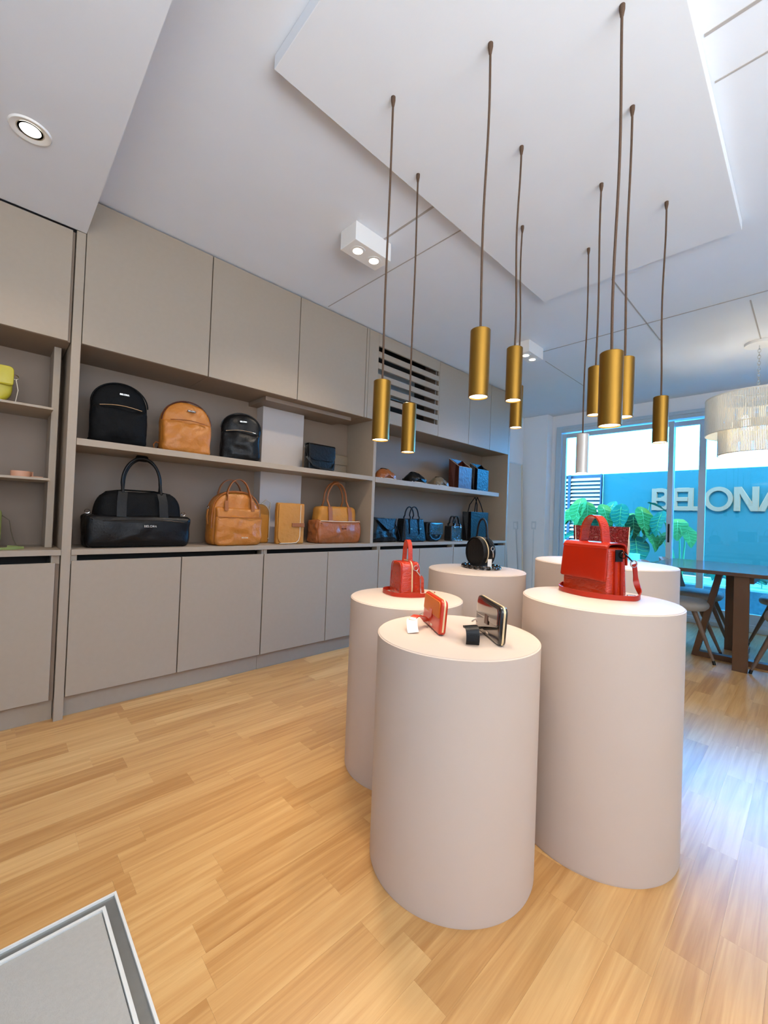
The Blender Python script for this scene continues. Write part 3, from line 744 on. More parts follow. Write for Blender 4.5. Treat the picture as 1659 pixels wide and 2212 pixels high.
def chair(label, loc, rot):
    t = thing('dining_chair', label, 'chair', loc, rot, group='upholstered chairs around the dining table')
    # faces -y; seat cushion
    seat = soft(rrect(.46, .44, .16, .14), .07, r=.032, bulge=.012, n=48)
    seat.v = [(x, z-.22, .445+y) for x, y, z in [(p[0], -p[1], p[2]) for p in seat.v]]
    seat.f = [f[::-1] for f in seat.f]
    seat.xf(Matrix.Scale(-1, 4, (1, 0, 0))); seat.f = [f[::-1] for f in seat.f]
    build('seat', seat, 'chairfab', t, smooth=60)
    # curved shell back
    vs = []; fs = []; nu, nv = 18, 8
    for side in (0, 1):
        for i in range(nu+1):
            u = -1+2*i/nu
            for j in range(nv+1):
                v = j/nv; a = u*math.radians(62); r = .25+.02*v + (.028 if side else 0)
                topz = .47+.385*v*(1-.42*abs(u)**3)
                vs.append((r*math.sin(a)*(1-.12*v), -.02+r*math.cos(a)+.05*v, topz-.06))
    K = (nu+1)*(nv+1)
    for i in range(nu):
        for j in range(nv):
            a = i*(nv+1)+j; b = a+nv+1
            fs.append((a, a+1, b+1, b)); fs.append((a+K, b+K, b+1+K, a+1+K))
    for i in range(nu):
        a = i*(nv+1); b = a+nv+1; fs.append((a, b, b+K, a+K)); a += nv; b += nv; fs.append((a, a+K, b+K, b))
    for j in range(nv):
        fs.append((j, j+K, j+1+K, j+1)); q = nu*(nv+1)+j; fs.append((q, q+1, q+1+K, q+K))
    build('backrest', MB().add(vs, fs), 'chairfab', t, smooth=60)
    for sx in (-1, 1):
        for sy in (-1, 1):
            fy = -.285 if sy < 0 else .20; lg = build('leg', MB().tube([(sx*.13, sy*.13, .415), (sx*.178, fy*.97+sy*.001, .03)], .018, 10, taper=[1.2, .62]), 'chairleg', t, smooth=60)
            build('foot_tip', MB().tube([(sx*.178, fy*.97+sy*.001, .03), (sx*.182, fy, .0)], .0115, 10), 'darkgloss', lg, smooth=60)
chair('taupe upholstered chair on the near left side of the dining table', (4.51, -1.83, 0), 0.0)
chair('taupe upholstered chair on the far left side of the dining table', (5.28, -1.83, 0), 0.04)
chair('taupe upholstered chair on the far right side of the dining table', (5.52, -2.52, 0), PI)
chair('taupe upholstered chair on the near right side of the dining table', (4.49, -2.62, 0), PI)

# ================================================================== WALL BITS, MIRROR
for nm, y, z, lb in (('wall_socket', .255, 1.075, 'pale wall socket plate on the pier beside the sliding doors'),):
    t = thing(nm, lb, 'socket', (5.93, y, z))
    box('plate', -.009, 0, -.036, .036, -.06, .06, 'socket', t, .002); box('insert', -.011, -.009, -.02, .02, -.035, .035, 'wall', t, .001)
    build('cable_duct', MB().box(-.008, 0, -.006, .006, -1.06, -.061), 'socket', t)
t = thing('leaning_mirror', 'tall narrow-framed mirror leaning against the wall past the shelving end', 'mirror', (5.42, .36, 0))
mm = MB().box(-.42, .42, 0, .012, 0.012, 1.98)
build('mirror_glass', mm, 'mirror', t).rotation_euler = (math.radians(-2.4), 0, 0)
for a in ((-.44, -.42, 0, 2.0), (.42, .44, 0, 2.0)): build('frame_side', MB().box(a[0], a[1], -.006, .022, a[2], a[3]), 'piping', t).rotation_euler = (math.radians(-2.4), 0, 0)
build('frame_top', MB().box(-.42, .42, -.006, .022, 1.98, 2.0), 'socket', t).rotation_euler = (math.radians(-2.4), 0, 0)
build('frame_bottom', MB().box(-.42, .42, -.006, .022, 0, .012), 'socket', t).rotation_euler = (math.radians(-2.4), 0, 0)

exec_bags = True
# ================================================================== BAGS
def arch_zip(w, z, hgt, y, r, mat, parent, name='zip', n=16):
    pts = [(-w/2+w*i/n, y, z+hgt*math.sin(PI*i/n)) for i in range(n+1)]
    return build(name, MB().tube(pts, r, 6), mat, parent, smooth=60)
def backpack(label, loc, rot, w, h, d, mat, trim, zipmat, dome=.5, seed=0, wr=.008):
    t = thing('backpack', label, 'backpack', loc, rot, group='backpacks on the upper shelf')
    build('body', soft(rrect(w, h, w*dome*.92, .035), d, r=.035, bulge=.012, wr=wr, freq=9, seed=seed, back_bulge=0,
          taper=lambda z: (1.0, 1.12-.35*z/h)), mat, t, smooth=70)
    build('front_pocket', soft(rrect(w*1.01, h*.60, .022, .03, wt=w*.97), d*.42, r=.03, bulge=.016, wr=wr, freq=10, seed=seed+3, back_bulge=0, y=-d*.42), mat, t, smooth=70)
    arch_zip(w*.74, h*.585, h*.035, -d*.42-d*.21-.006, .0028, zipmat, t)
    yy = -d*.5*.82-.016
    small_text(t, .0085, .015, yy-.004, h*.80)
    build('logo_plate', soft(rrect(.052, .013, .003, .003), .002, r=.0008, bulge=0, n=24), 'darkgloss' if mat != 'tan' else trim, t).location = (.015, yy, h*.80-.0025)
    build('rim_piping', MB().tube([(p[0], -d*.36, p[1]) for p in resample(rrect(w*1.005, h*1.002, w*dome*.92, .035), 60) if p[1] > h*.35][0:60], .0035, 6), trim, t, smooth=60) if 0 else None
    arc = arcpts(0, h-w*dome*.92, w*.5, w*dome*.92, 0, 180, 30, -d*.30)
    build('rim_piping', MB().tube(arc, .004, 6), trim, t, smooth=60)
    # top loop, straps behind
    build('grab_loop', MB().ribbon(handle_loop(.07, h-.02, h+.012, d*.32), .018, .004, (0, 1, 0)), trim, t)
    for s in (-1, 1):
        build('shoulder_strap', MB().ribbon([(s*w*.22, d*.40, h*.93), (s*w*.30, d*.60, h*.75), (s*w*.36, d*.64, h*.4), (s*w*.42, d*.5, h*.10), (s*w*.45, d*.4, .03)], .035, .008, (1, 0, .15)), trim, t, smooth=50)
    return t
ZSH = ZS+.0006; ZCT = ZT+.0006
backpack('black nylon backpack beside the tall post on the upper shelf', (.525, .135, ZSH), math.radians(-4), .275, .352, .13, 'blackfab', 'blackfab', 'silver', .48, 1, .010)
t = backpack('tan leather backpack on the upper shelf between two black ones', (.888, .125, ZSH), math.radians(-2), .292, .328, .115, 'tan', 'brownleather', 'tandark', .5, 5, .012)
build('strap_end', MB().tube([(-.13, .02, .05), (-.165, .0, .055), (-.18, -.01, .035), (-.175, -.015, .012), (-.15, -.02, .007)], .004, 6), 'tandark', t, smooth=60)
t = backpack('black leather backpack next to the pale pillar on the upper shelf', (1.272, .165, ZSH), math.radians(-24), .262, .335, .14, 'blackleather', 'blackleather', 'silver', .46, 9, .012)
build('strap_buckle', MB().tube(ringpts((-.128, -.02, .16), .010, 12, 'x'), .002, 5, closed=True), 'silver', t)

def flap_bag(label, loc, rot, w, h, d, mat, flapfrac=.6, round_flap=.02, cat='handbag', name='handbag', edge=None, group=None):
    t = thing(name, label, cat, loc, rot, group=group)
    build('body', soft(rrect(w, h, .02, .014), d, r=.014, bulge=.004, taper=lambda z: (1, 1.1-.2*z/h)), mat, t, smooth=60)
    fh = h*flapfrac
    fl = soft(rrect(w*1.01, fh, .006, round_flap), .008, r=.003, bulge=.003, y=-d*.5-.006)
    fl.v = [(x, y+(.10*d*(z/fh)), z+h-fh+.001) for x, y, z in fl.v]
    f = build('flap', fl, mat, t, smooth=60)
    tp = MB().ribbon([(0, -d*.5-.004, h-.006), (0, -d*.38, h+.004), (0, 0, h+.0065), (0, d*.38, h+.003), (0, d*.47, h-.02)], w*.985, .006, (1, 0, 0))
    build('flap_top', tp, mat, f, smooth=60)
    return t
t = flap_bag('small black crossbody bag with silver rings right of the pale pillar', (1.915, .115, ZSH), 0, .252, .205, .075, 'navyleather', .62, .05, group='small shoulder bags')
for s in (-1, 1):
    build('ring', MB().tube(ringpts((s*.132, 0, .185), .013, 14, 'y'), .0025, 6, closed=True), 'silver', t, smooth=60)
build('strap', MB().ribbon([(-.135, 0, .175), (-.142, -.03, .10), (-.10, -.062, .035), (.0, -.066, .012), (.10, -.062, .02), (.128, -.03, .08), (.133, 0, .172)], .016, .003, (0, .3, 1)), 'navyleather', t, smooth=60)
t = flap_bag('flat taupe shoulder bag tucked behind the small black crossbody', (2.13, .20, ZSH), 0, .235, .165, .05, 'taupe', .5, .012, group='small shoulder bags')

def frame_pouch(label, loc, rot, w, h, d, mat, seed):
    t = thing('frame_pouch', label, 'pouch', loc, rot, group='small soft pouches on the upper shelf')
    build('body', soft(rrect(w, h, h*.72, .012, wt=w*.74), d, r=.045, bulge=.012, wr=.008, freq=16, seed=seed, taper=lambda z: (1, 1.15-.75*(z/h)**1.5)), mat, t, smooth=70)
    fl = soft(rrect(w*.66, h*.62, .03, .025), .014, r=.006, bulge=.006, wr=.004, freq=20, seed=seed)
    fl.xf(Matrix.Translation((w*.12, -d*.40, h*.24)) @ Matrix.Rotation(math.radians(-34), 4, 'X'))
    build('flap', fl, mat, t, smooth=70)
    build('clasp', MB().tube(arcpts(-w*.10, h*.93, w*.17, .006, 180, 0, 8, -.01), .0045, 6), 'gunmetal', t, smooth=60)
    build('base_seam', MB().tube([(-w*.42, -d*.52, .010), (0, -d*.56, .009), (w*.42, -d*.52, .010)], .0025, 5), 'piping', t)
frame_pouch('cognac leather pouch beside the upright divider', (2.655, .12, ZSH), 0, .235, .102, .11, 'cognac', 2)
frame_pouch('black leather pouch between the cognac and the taupe one', (3.075, .125, ZSH), 0, .26, .112, .13, 'blackleather', 4)
frame_pouch('taupe leather pouch beside the dark brown tote', (3.455, .125, ZSH), 0, .235, .10, .13, 'taupe', 6)

def open_tote(label, loc, rot, w, h, d, mat, wt=None, notch=None, name='tote_bag', inner='dark', group=None):
    t = thing(name, label, 'tote bag', loc, rot, group=group); wt = wt or w; th = .005
    fo = [(-w/2, 0), (w/2, 0), (wt/2, h), (-wt/2, h)]
    ff = [(-w/2, 0), (w/2, 0), (wt/2, h*(1-notch)), (-wt/2, h*(1-notch))] if notch else fo
    build('front_panel', MB().prism(ff, -d/2, -d/2+th), mat, t, bevel=.0015)
    build('back_panel', MB().prism(fo, d/2-th, d/2), mat, t, bevel=.0015)
    for s in (-1, 1):
        # folded gusset: two leaves pinched inwards
        x0, x1 = s*w/2, s*wt/2; i0, i1 = s*(w/2-.012), s*(wt/2-.03)
        vs = [(x0, -d/2+th, 0), (i0, 0, 0), (x0, d/2-th, 0), (x1, -d/2+th, h*(1-(notch or 0))), (i1, 0, h*(1-(notch or 0)*.5)), (x1, d/2-th, h)]
        vs += [(v[0]-s*th, v[1], v[2]) for v in vs]
        fs = [(0, 1, 4, 3), (1, 2, 5, 4), (6, 9, 10, 7), (7, 10, 11, 8), (0, 6, 7, 1), (1, 7, 8, 2), (3, 4, 10, 9), (4, 5, 11, 10), (0, 3, 9, 6), (2, 8, 11, 5)]
        if s > 0: fs = [f[::-1] for f in fs]
        build('gusset', MB().add(vs, fs), mat, t)
    box('base', -w/2+th, w/2-th, -d/2+th, d/2-th, .0, th, mat, t)
    return t
t = open_tote('tall dark brown leather tote with a cut-away front on the upper shelf', (3.86, .135, ZSH), 0, .248, .345, .14, 'brownleather', notch=.28)
build('edge', MB().tube([(-.121, -.067, .249), (.121, -.067, .249)], .002, 5), 'piping', t)
build('edge', MB().tube([(-.124, -.066, .249), (-.124, .07, .345)], .002, 5), 'piping', t); build('edge', MB().tube([(.124, -.066, .249), (.124, .07, .345)], .002, 5), 'piping', t)
t = open_tote('tall blue-black leather tote at the end of the upper shelf', (4.225, .125, ZSH), 0, .238, .335, .11, 'navyleather', notch=.22)
small_text(t, .007, .05, -.057, .03)
build('edge', MB().tube([(-.119, -.05, .262), (-.119, .055, .335)], .0018, 5), 'piping', t)

# ---- worktop row
t = thing('weekender_bag', 'large black leather weekender bag with long handles on the worktop', 'travel bag', (.655, .165, ZCT), 0)
build('body', soft(rrect(.47, .325, .085, .03, wt=.42), .21, r=.05, bulge=.012, wr=.010, freq=7, seed=3, taper=lambda z: (1, 1.08-.4*z/.32)), 'blackfab', t, smooth=70)
build('front_pocket', soft(rrect(.535, .185, .014, .035), .07, r=.03, bulge=.012, wr=.008, freq=9, seed=6, y=-.085), 'blackleather', t, smooth=70)
for s in (-1, 1):
    e = soft(rrect(.17, .185, .012, .03), .05, r=.022, bulge=.006, wr=.006, freq=12, seed=8+s); e.xf(Matrix.Translation((s*.245, .0, 0)) @ Matrix.Rotation(PI/2, 4, 'Z'))
    build('end_pocket', e, 'blackleather', t, smooth=70)
    build('side_ring', MB().tube(ringpts((s*.255, 0, .20), .012, 12, 'y'), .002, 5, closed=True), 'silver', t)
for yv in (-.075, .045):
    ph = handle_loop(.20, .31, .525, yv*.5, 26); ph = [(p[0]+(.02 if yv > 0 else 0), yv*(1.0 if i in (0, len(ph)-1) else .55), p[2]) for i, p in enumerate(ph)]
    hb = build('handle', MB().tube(ph, .0085, 8), 'blackleather', t, smooth=60)
    for s in (-1, 1):
        sg = 1 if yv > 0 else -1
        build('handle_tab', MB().ribbon([(s*.10+(.02 if yv > 0 else 0), yv, .318), (s*.108, sg*.097 if sg < 0 else .085, .265), (s*.110, sg*.112 if sg < 0 else .10, .175)], .048, .005, (1, 0, 0)), 'blackleather', hb, smooth=60)
build('handle_wrap', MB().tube([(-.022, -.02, .525), (.03, .005, .527)], .019, 10), 'blackleather', t, smooth=60)
build('zip', MB().tube([(-.20, 0, .285), (-.17, 0, .315), (-.08, 0, .332), (.08, 0, .332), (.17, 0, .318), (.20, 0, .285)], .005, 6), 'darkgloss', t, smooth=60)
build('pocket_seam', MB().tube([(-.20, -.123, .150), (-.05, -.131, .160), (.10, -.131, .160), (.22, -.126, .150)], .0018, 5), 'gunmetal', t)
small_text(t, .0125, .035, -.138, .118)

def zip_arc(parent, w, h, rad, y, r, mat, name='piping', z0=.0):
    a = resample(rrect(w, h, rad, .02), 72); a = [p for p in a if p[1] > z0]; a.sort(key=lambda p: math.atan2(p[1]-h*.3, p[0]))
    return build(name, MB().tube([(p[0], y, p[1]) for p in a], r, 6), mat, parent, smooth=60)
t = thing('backpack_handbag', 'tan leather changing backpack with arched top beside the black weekender', 'handbag', (1.238, .155, ZCT), 0)
build('body', soft(rrect(.335, .365, .14, .03), .16, r=.04, bulge=.012, wr=.012, freq=9, seed=4, taper=lambda z: (1, 1.08-.3*z/.36)), 'tan', t, smooth=70)
zip_arc(t, .338, .366, .14, -.058, .006, 'tandark', 'piping', .10); zip_arc(t, .33, .362, .14, .04, .005, 'tandark', 'zip', .10)
build('upper_pocket', soft(rrect(.312, .255, .012, .03), .05, r=.02, bulge=.008, wr=.010, freq=11, seed=2, y=-.078), 'tan', t, smooth=70)
build('lower_pocket', soft(rrect(.325, .195, .01, .035), .05, r=.022, bulge=.012, wr=.012, freq=10, seed=12, y=-.098), 'tandark' if 0 else 'tan', t, smooth=70)
build('pocket_hem', MB().tube([(-.155, -.120, .192), (-.05, -.127, .190), (.05, -.127, .190), (.155, -.120, .192)], .003, 6), 'tandark', t)
for yv in (-.088, .05):
    hp = handle_loop(.165, .24 if yv < 0 else .30, .452, yv, 24, 1.12)
    hp = [(p[0]-.012*(yv > 0), yv*.8 if 2 < i < len(hp)-3 else yv, p[2]) for i, p in enumerate(hp)]
    build('handle', MB().ribbon(hp, .022, .006, (0, 1, 0) if yv > 0 else (0, 1, 0)), 'tandark', t, smooth=50)
for s in (-1, 1): build('handle_tab', MB().ribbon([(s*.0935, -.106, .235), (s*.0925, -.098, .30)], .024, .006, (1, 0, 0)), 'tandark', t)
small_text(t, .009, .03, -.136, .05, 'piping')
build('side_clip', MB().tube(ringpts((-.175, 0, .25), .013, 12, 'x'), .0025, 5, closed=True), 'silver', t)
build('side_strap', MB().ribbon([(-.176, 0, .24), (-.186, -.01, .19), (-.182, -.02, .14)], .018, .004, (0, 1, 0)), 'tan', t)
t = thing('bottle_pouch', 'small tan pouch with a curved top leaning behind the arched tan bag', 'pouch', (1.482, .262, ZCT), 0)
build('body', soft(rrect(.16, .295, .075, .012), .05, r=.014, bulge=.008), 'tanfab', t, smooth=60)
zip_arc(t, .162, .296, .075, -.022, .003, 'piping', 'piping', .03)
build('wrist_strap', MB().ribbon([(.05, 0, .25), (.02, -.01, .30), (.05, -.02, .33), (.085, -.02, .31), (.08, -.015, .24)], .012, .003, (0, 1, 0)), 'piping', t, smooth=60)
t = thing('changing_clutch', 'upright tan fold-over clutch with a tab closure in front of the pillar', 'clutch', (1.672, .125, ZCT), 0)
build('body', soft(rrect(.238, .310, .006, .006), .045, r=.012, bulge=.006, wr=.003, seed=2), 'tanfab', t, smooth=60)
fl = soft(rrect(.185, .302, .012, .05), .01, r=.003, bulge=.004); fl.v = [(x-.022, y-.030, z+.004) for x, y, z in fl.v]
f = build('flap', fl, 'tanfab', t, smooth=60)
pa = [(.0705, -.0365, .30), (.0705, -.037, .06), (.062, -.037, .028), (.04, -.037, .010), (.0, -.037, .0065), (-.10, -.036, .006)]
build('flap_piping', MB().tube(pa, .003, 6), 'piping', f, smooth=60)
box('closure_tab', -.005, .105, -.046, -.040, .130, .160, 'tandark', t, .002)
t = thing('duffel_bag', 'tan leather duffel with a wide front pocket and tall looped handles', 'handbag', (2.125, .165, ZCT), 0)
build('body', soft(rrect(.40, .305, .035, .03, wt=.375), .15, r=.035, bulge=.012, wr=.010, freq=9, seed=11, taper=lambda z: (1, 1.05-.2*z/.3)), 'tanfab', t, smooth=70)
build('front_pocket', soft(rrect(.44, .185, .012, .03), .06, r=.025, bulge=.014, wr=.012, freq=10, seed=7, y=-.07), 'cognac', t, smooth=70)
for s in (-1, 1):
    e = soft(rrect(.15, .19, .012, .03), .035, r=.016, bulge=.006, wr=.008, seed=3+s); e.xf(Matrix.Translation((s*.208, -.005, 0)) @ Matrix.Rotation(PI/2, 4, 'Z'))
    build('end_pocket', e, 'cognac' if s < 0 else 'cognac', t, smooth=70)
for yv in (-.07, .05):
    hp = handle_loop(.20, .29, .505, yv, 24); hp = [(p[0], yv if i in (0, len(hp)-1) else yv*.4, p[2]) for i, p in enumerate(hp)]
    hb = build('handle', MB().tube(hp, .0085, 8), 'tandark', t, smooth=60)
    for s in (-1, 1):
        sg = -1 if yv < 0 else 1
        build('handle_tab', MB().ribbon([(s*.10, yv, .30), (s*.102, sg*.082, .255), (s*.103, sg*.09, .175)], .04, .005, (1, 0, 0)), 'tandark', hb, smooth=60)
build('handle_wrap', MB().tube([(-.02, -.004, .504), (.02, -.004, .505)], .018, 10), 'tandark', t, smooth=60)
small_text(t, .010, .02, -.116, .118, 'brownleather')
build('pocket_hem', MB().tube([(-.205, -.096, .183), (-.08, -.104, .181), (.08, -.104, .181), (.205, -.096, .183)], .003, 6), 'piping', t)

t = thing('slouch_bag', 'slouchy blue-black leather shoulder bag with an envelope flap', 'handbag', (2.665, .135, ZCT), 0)
build('body', soft(rrect(.345, .225, .012, .03, wt=.27), .10, r=.035, bulge=.012, wr=.018, freq=8, seed=21, taper=lambda z: (1, 1.15-.6*z/.225)), 'navyleather', t, smooth=70)
fl = MB().prism([(-.135, .222), (.0, .118), (.045, .112), (.09, .128), (.13, .222)][::1], -.006, 0); fl.v = [(x, y-.046-.018*(1-(z-.11)/.11), z) for x, y, z in fl.v]
build('flap', fl, 'navyleather', t, bevel=.002)
build('flap_edge', MB().tube([(-.135, -.054, .222), (.0, -.071, .120), (.045, -.072, .114), (.09, -.069, .130), (.13, -.054, .222)], .002, 5), 'gunmetal', t)
build('shoulder_strap', MB().ribbon([(.14, 0, .215), (.17, -.03, .12), (.185, -.055, .03), (.15, -.08, .012)], .014, .003, (0, 1, .2)), 'navyleather', t, smooth=60)

t = thing('handbag', 'black structured handbag with two rolled handles on the worktop', 'handbag', (3.035, .115, ZCT), 0)
build('body', soft(rrect(.30, .228, .006, .022, wt=.285), .11, r=.01, bulge=.004, taper=lambda z: (1, 1.25-.45*z/.228)), 'navyleather', t, smooth=50)
for yv in (-.052, .045):
    hp = handle_loop(.13, .20, .345, yv, 22); hp = [(p[0]+(.01 if yv > 0 else 0), yv*.75 if 1 < i < len(hp)-2 else yv, p[2]) for i, p in enumerate(hp)]
    hb = build('handle', MB().tube(hp, .007, 8), 'blackleather', t, smooth=60)
    if yv < 0:
        for s in (-1, 1):
            tb = build('handle_tab', MB().ribbon([(s*.065, -.052, .225), (s*.067, -.062, .15), (s*.068, -.070, .082)], .022, .004, (1, 0, 0)), 'blackleather', hb)
            build('buckle', MB().box(s*.067-.014, s*.067+.014, -.073, -.066, .125, .135), 'silver', tb)
small_text(t, .008, .03, -.076, .04)
for s in (-1, 1):
    g = MB().add([(s*.149, -.06, .01), (s*.149, .06, .01), (s*.146, .042, .215), (s*.146, -.042, .215), (s*.175, -.055, .012), (s*.175, .055, .012), (s*.150, .012, .21), (s*.150, -.012, .21)],
                 [(0, 1, 2, 3), (4, 7, 6, 5), (0, 4, 5, 1), (1, 5, 6, 2), (2, 6, 7, 3), (3, 7, 4, 0)])
    build('gusset', g, 'navyleather', t, bevel=.003)

t = thing('handbag', 'small black croc-embossed bag with a rounded base and square flap', 'handbag', (3.365, .11, ZCT), 0)
build('body', soft(rrect(.255, .20, .03, .075), .075, r=.02, bulge=.006, wr=.003, seed=5), 'blackleather', t, smooth=60)
fl = soft(rrect(.225, .125, .018, .012), .012, r=.004, bulge=.005, y=-.047); fl.v = [(x+.008, y, z+.072) for x, y, z in fl.v]
build('flap', fl, 'blackcroc', t, smooth=60)
build('clasp', MB().tube([(-.012, -.055, .062), (.018, -.055, .062)], .004, 6), 'silver', t)
build('front_band', MB().ribbon([(-.115, -.040, .10), (-.06, -.052, .035), (.0, -.056, .02), (.06, -.052, .035), (.115, -.040, .10)], .012, .003, (0, .2, 1)), 'blackleather', t, smooth=60)
def chain_mesh(pts, link, r):
    mb = MB(); P_ = [Vector(p) for p in pts]; L = [0]
    for a, b in zip(P_, P_[1:]): L.append(L[-1]+(b-a).length)
    d = 0; k = 0
    while d < L[-1]:
        i = max(j for j in range(len(L)-1) if L[j] <= d); tt = (d-L[i])/(L[i+1]-L[i]); c = P_[i].lerp(P_[i+1], tt); tg = (P_[i+1]-P_[i]).normalized()
        sd = tg.cross(Vector((0, 0, 1))).normalized(); nn = sd if k % 2 == 0 else (Vector((0, 0, 1))*.75+sd*.5).normalized()
        mb.tube([c+tg*math.cos(2*PI*j/10)*link*.75+nn*math.sin(2*PI*j/10)*link*.45 for j in range(10)], r, 5, closed=True)
        d += link*.95; k += 1
    return mb
t = thing('handbag', 'tiny black croc-embossed box bag with a short handle and chain', 'handbag', (3.735, .115, ZCT), 0)
build('body', soft(rrect(.19, .165, .008, .008), .10, r=.008, bulge=.003), 'blackcroc', t, smooth=50)
for yv in (-.045, .04):
    hp = handle_loop(.10, .14, .275, yv, 20); hp = [(p[0]+.01, yv*.6 if 1 < i < len(hp)-2 else yv, p[2]) for i, p in enumerate(hp)]
    build('handle', MB().ribbon(hp, .02, .006, (0, 1, 0)), 'blackcroc', t, smooth=50)
for s in (-1, 1): build('handle_ring', MB().tube(ringpts((s*.055+.01, -.055, .160), .011, 12, 'y'), .0026, 5, closed=True), 'silver', t, smooth=60)
build('chain', chain_mesh([(-.08, -.075, .008), (-.02, -.09, .008), (.05, -.088, .008), (.10, -.07, .008)], .018, .0028), 'silver', t, smooth=60)

t = open_tote('large black open tote with thin straps at the end of the worktop', (4.18, .125, ZCT), 0, .345, .335, .12, 'navyleather', wt=.36)
for yv in (-.05, .05):
    build('strap', MB().ribbon([(-.10, yv, .30), (-.07, yv*.8, .42), (.0, yv*.3, .515), (.06, yv*.5, .43), (.10, yv, .30)], .012, .003, (0, 1, .2)), 'blackleather', t, smooth=60)
build('strap_rivet', MB().lathe([(.001, .0), (.008, .002), (.001, .012)], 10, 0, 0), 'silver', t).location = (.0, .0, .512)

# ---- left bay
t = thing('saddle_bag', 'yellow leather saddle bag on the thin shelf at the left edge', 'handbag', (-.045, .15, 1.5986), 0)
build('body', soft(rrect(.22, .175, .02, .07), .075, r=.02, bulge=.008), 'yellow', t, smooth=60)
fl = soft(rrect(.225, .095, .02, .012), .012, r=.004, bulge=.006, y=-.046); fl.v = [(x, y, z+.085) for x, y, z in fl.v]
build('flap', fl, 'yellow', t, smooth=60)
build('ring', MB().tube(ringpts((.120, 0, .14), .012, 12, 'y'), .0022, 5, closed=True), 'silver', t)
build('strap', MB().ribbon([(.122, 0, .13), (.132, .01, .08), (.125, .02, .02), (.10, .045, .008)], .014, .003, (0, 1, 0)), 'piping', t, smooth=60)
build('flap_piping', MB().tube([(-.105, -.053, .092), (0, -.058, .088), (.105, -.053, .092)], .003, 5), 'tandark' if 0 else 'yellow', t)
t = thing('coiled_belt', 'blush leather belt coiled on the thin shelf of the left bay', 'belt', (.115, .16, 1.2376), 0)
sp = []
for i in range(70):
    a = i*.3; r = .046-.0013*i*.4; sp.append((r*math.cos(a), r*.7*math.sin(a), .017))
build('strap', MB().ribbon(sp, .030, .003, (0, 0, 1)), 'pinkbelt', t, smooth=60)
build('buckle', MB().tube([(.045, -.02, .004), (.085, -.025, .004), (.088, -.005, .004), (.05, 0, .004)], .003, 5, closed=True), 'silver', t)
build('strap_end', MB().ribbon([(.04, -.02, .006), (.06, -.03, .006), (.085, -.028, .006)], .014, .003, (0, 1, 0)), 'pinkbelt', t)
t = thing('shoulder_bag', 'green leather shoulder bag with its strap laid on the left worktop', 'handbag', (-.075, .15, ZCT), 0)
build('body', soft(rrect(.25, .205, .03, .05), .07, r=.018, bulge=.006), 'green', t, smooth=60)
fl = soft(rrect(.235, .14, .03, .03), .012, r=.004, bulge=.004, y=-.043); fl.v = [(x, y, z+.062) for x, y, z in fl.v]
build('flap', fl, 'green', t, smooth=60)
build('strap', MB().ribbon([(.0, -.10, .007), (.10, -.11, .007), (.17, -.10, .007), (.21, -.06, .007), (.19, -.02, .007), (.15, -.01, .01)], .012, .003, (0, 0, 1)), 'green', t, smooth=60)
build('cord_strap', MB().tube([(.12, .02, .17), (.155, .03, .14), (.165, .05, .08), (.175, .07, .04), (.19, .08, .006)], .0022, 6), 'taupe', t, smooth=60)

# ---- on the plinths
ROT = lambda d: math.radians(d)
# boxy red bag
zc = CY['C'][3]+.0006
t = thing('box_bag', 'boxy glossy red bag with a top handle on the left plinth', 'handbag', (1.458, -1.305, zc), ROT(-112))
build('body', soft(rrect(.135, .155, .03, .012, wt=.118), .105, r=.010, bulge=.002, taper=lambda z: (1, 1.05-.16*z/.155)), 'red', t, smooth=50)
fo = resample(rrect(.128, .150, .028, .012, wt=.112), 48)
build('front_piping', MB().tube([(x, -.051+.055*.15*z, z+.002) for x, z in fo], .0022, 6, closed=True), 'redsmooth', t, smooth=60)
fz = resample(rrect(.138, .158, .031, .012, wt=.121), 64); fz = [p for p in fz if p[1] > .012]; fz.sort(key=lambda p: math.atan2(p[1]-.05, p[0]))
build('zip', MB().ribbon([(x, .004, z) for x, z in fz], .006, .003, (0, 1, 0)), 'zip', t, smooth=60)
fz2 = [(x*1.0, z) for x, z in fz]
build('zip_guard', MB().ribbon([(x*.995, .014, z) for x, z in fz2], .010, .003, (0, 1, 0)), 'redsmooth', t, smooth=60)
hp = handle_loop(.062, .150, .255, .006, 24, 1.15); build('handle', MB().ribbon(hp, .021, .005, (0, 1, 0)), 'red', t, smooth=60)
build('logo_plate', MB().box(-.006+.03, .018+.03, -.058, -.054, .022, .030), 'silver', t)
rg = build('ring', MB().tube(ringpts((.068, .020, .128), .012, 14, 'x'), .0022, 6, closed=True), 'silver', t, smooth=60)
build('snap_hook', MB().tube([(.070, .022, .117), (.074, .034, .100), (.076, .042, .090)], .0032, 6), 'silver', t, smooth=60)
build('strap_tab', MB().ribbon([(.076, .040, .092), (.078, .048, .084), (.077, .052, .074), (.072, .055, .04), (.070, .06, .012)], .014, .003, (.3, .8, 0)), 'red', t, smooth=60)
sp = [(-.06, .068, .010), (-.085, .03, .0105), (-.092, -.03, .0105), (-.075, -.075, .0105), (-.03, -.10, .0105), (.03, -.10, .0105), (.08, -.085, .0105), (.115, -.03, .0105), (.12, .04, .0105), (.105, .10, .0105), (.09, .11, .0105)]
def smooth_path(pts, n=6):
    P_ = [Vector(p) for p in pts]; out = []
    for i in range(len(P_)-1):
        p0 = P_[max(0, i-1)]; p1 = P_[i]; p2 = P_[i+1]; p3 = P_[min(len(P_)-1, i+2)]
        for k in range(n):
            t_ = k/n; out.append(.5*((2*p1)+(p2-p0)*t_+(2*p0-5*p1+4*p2-p3)*t_**2+(3*p1-p0-3*p2+p3)*t_**3))
    out.append(P_[-1]); return out
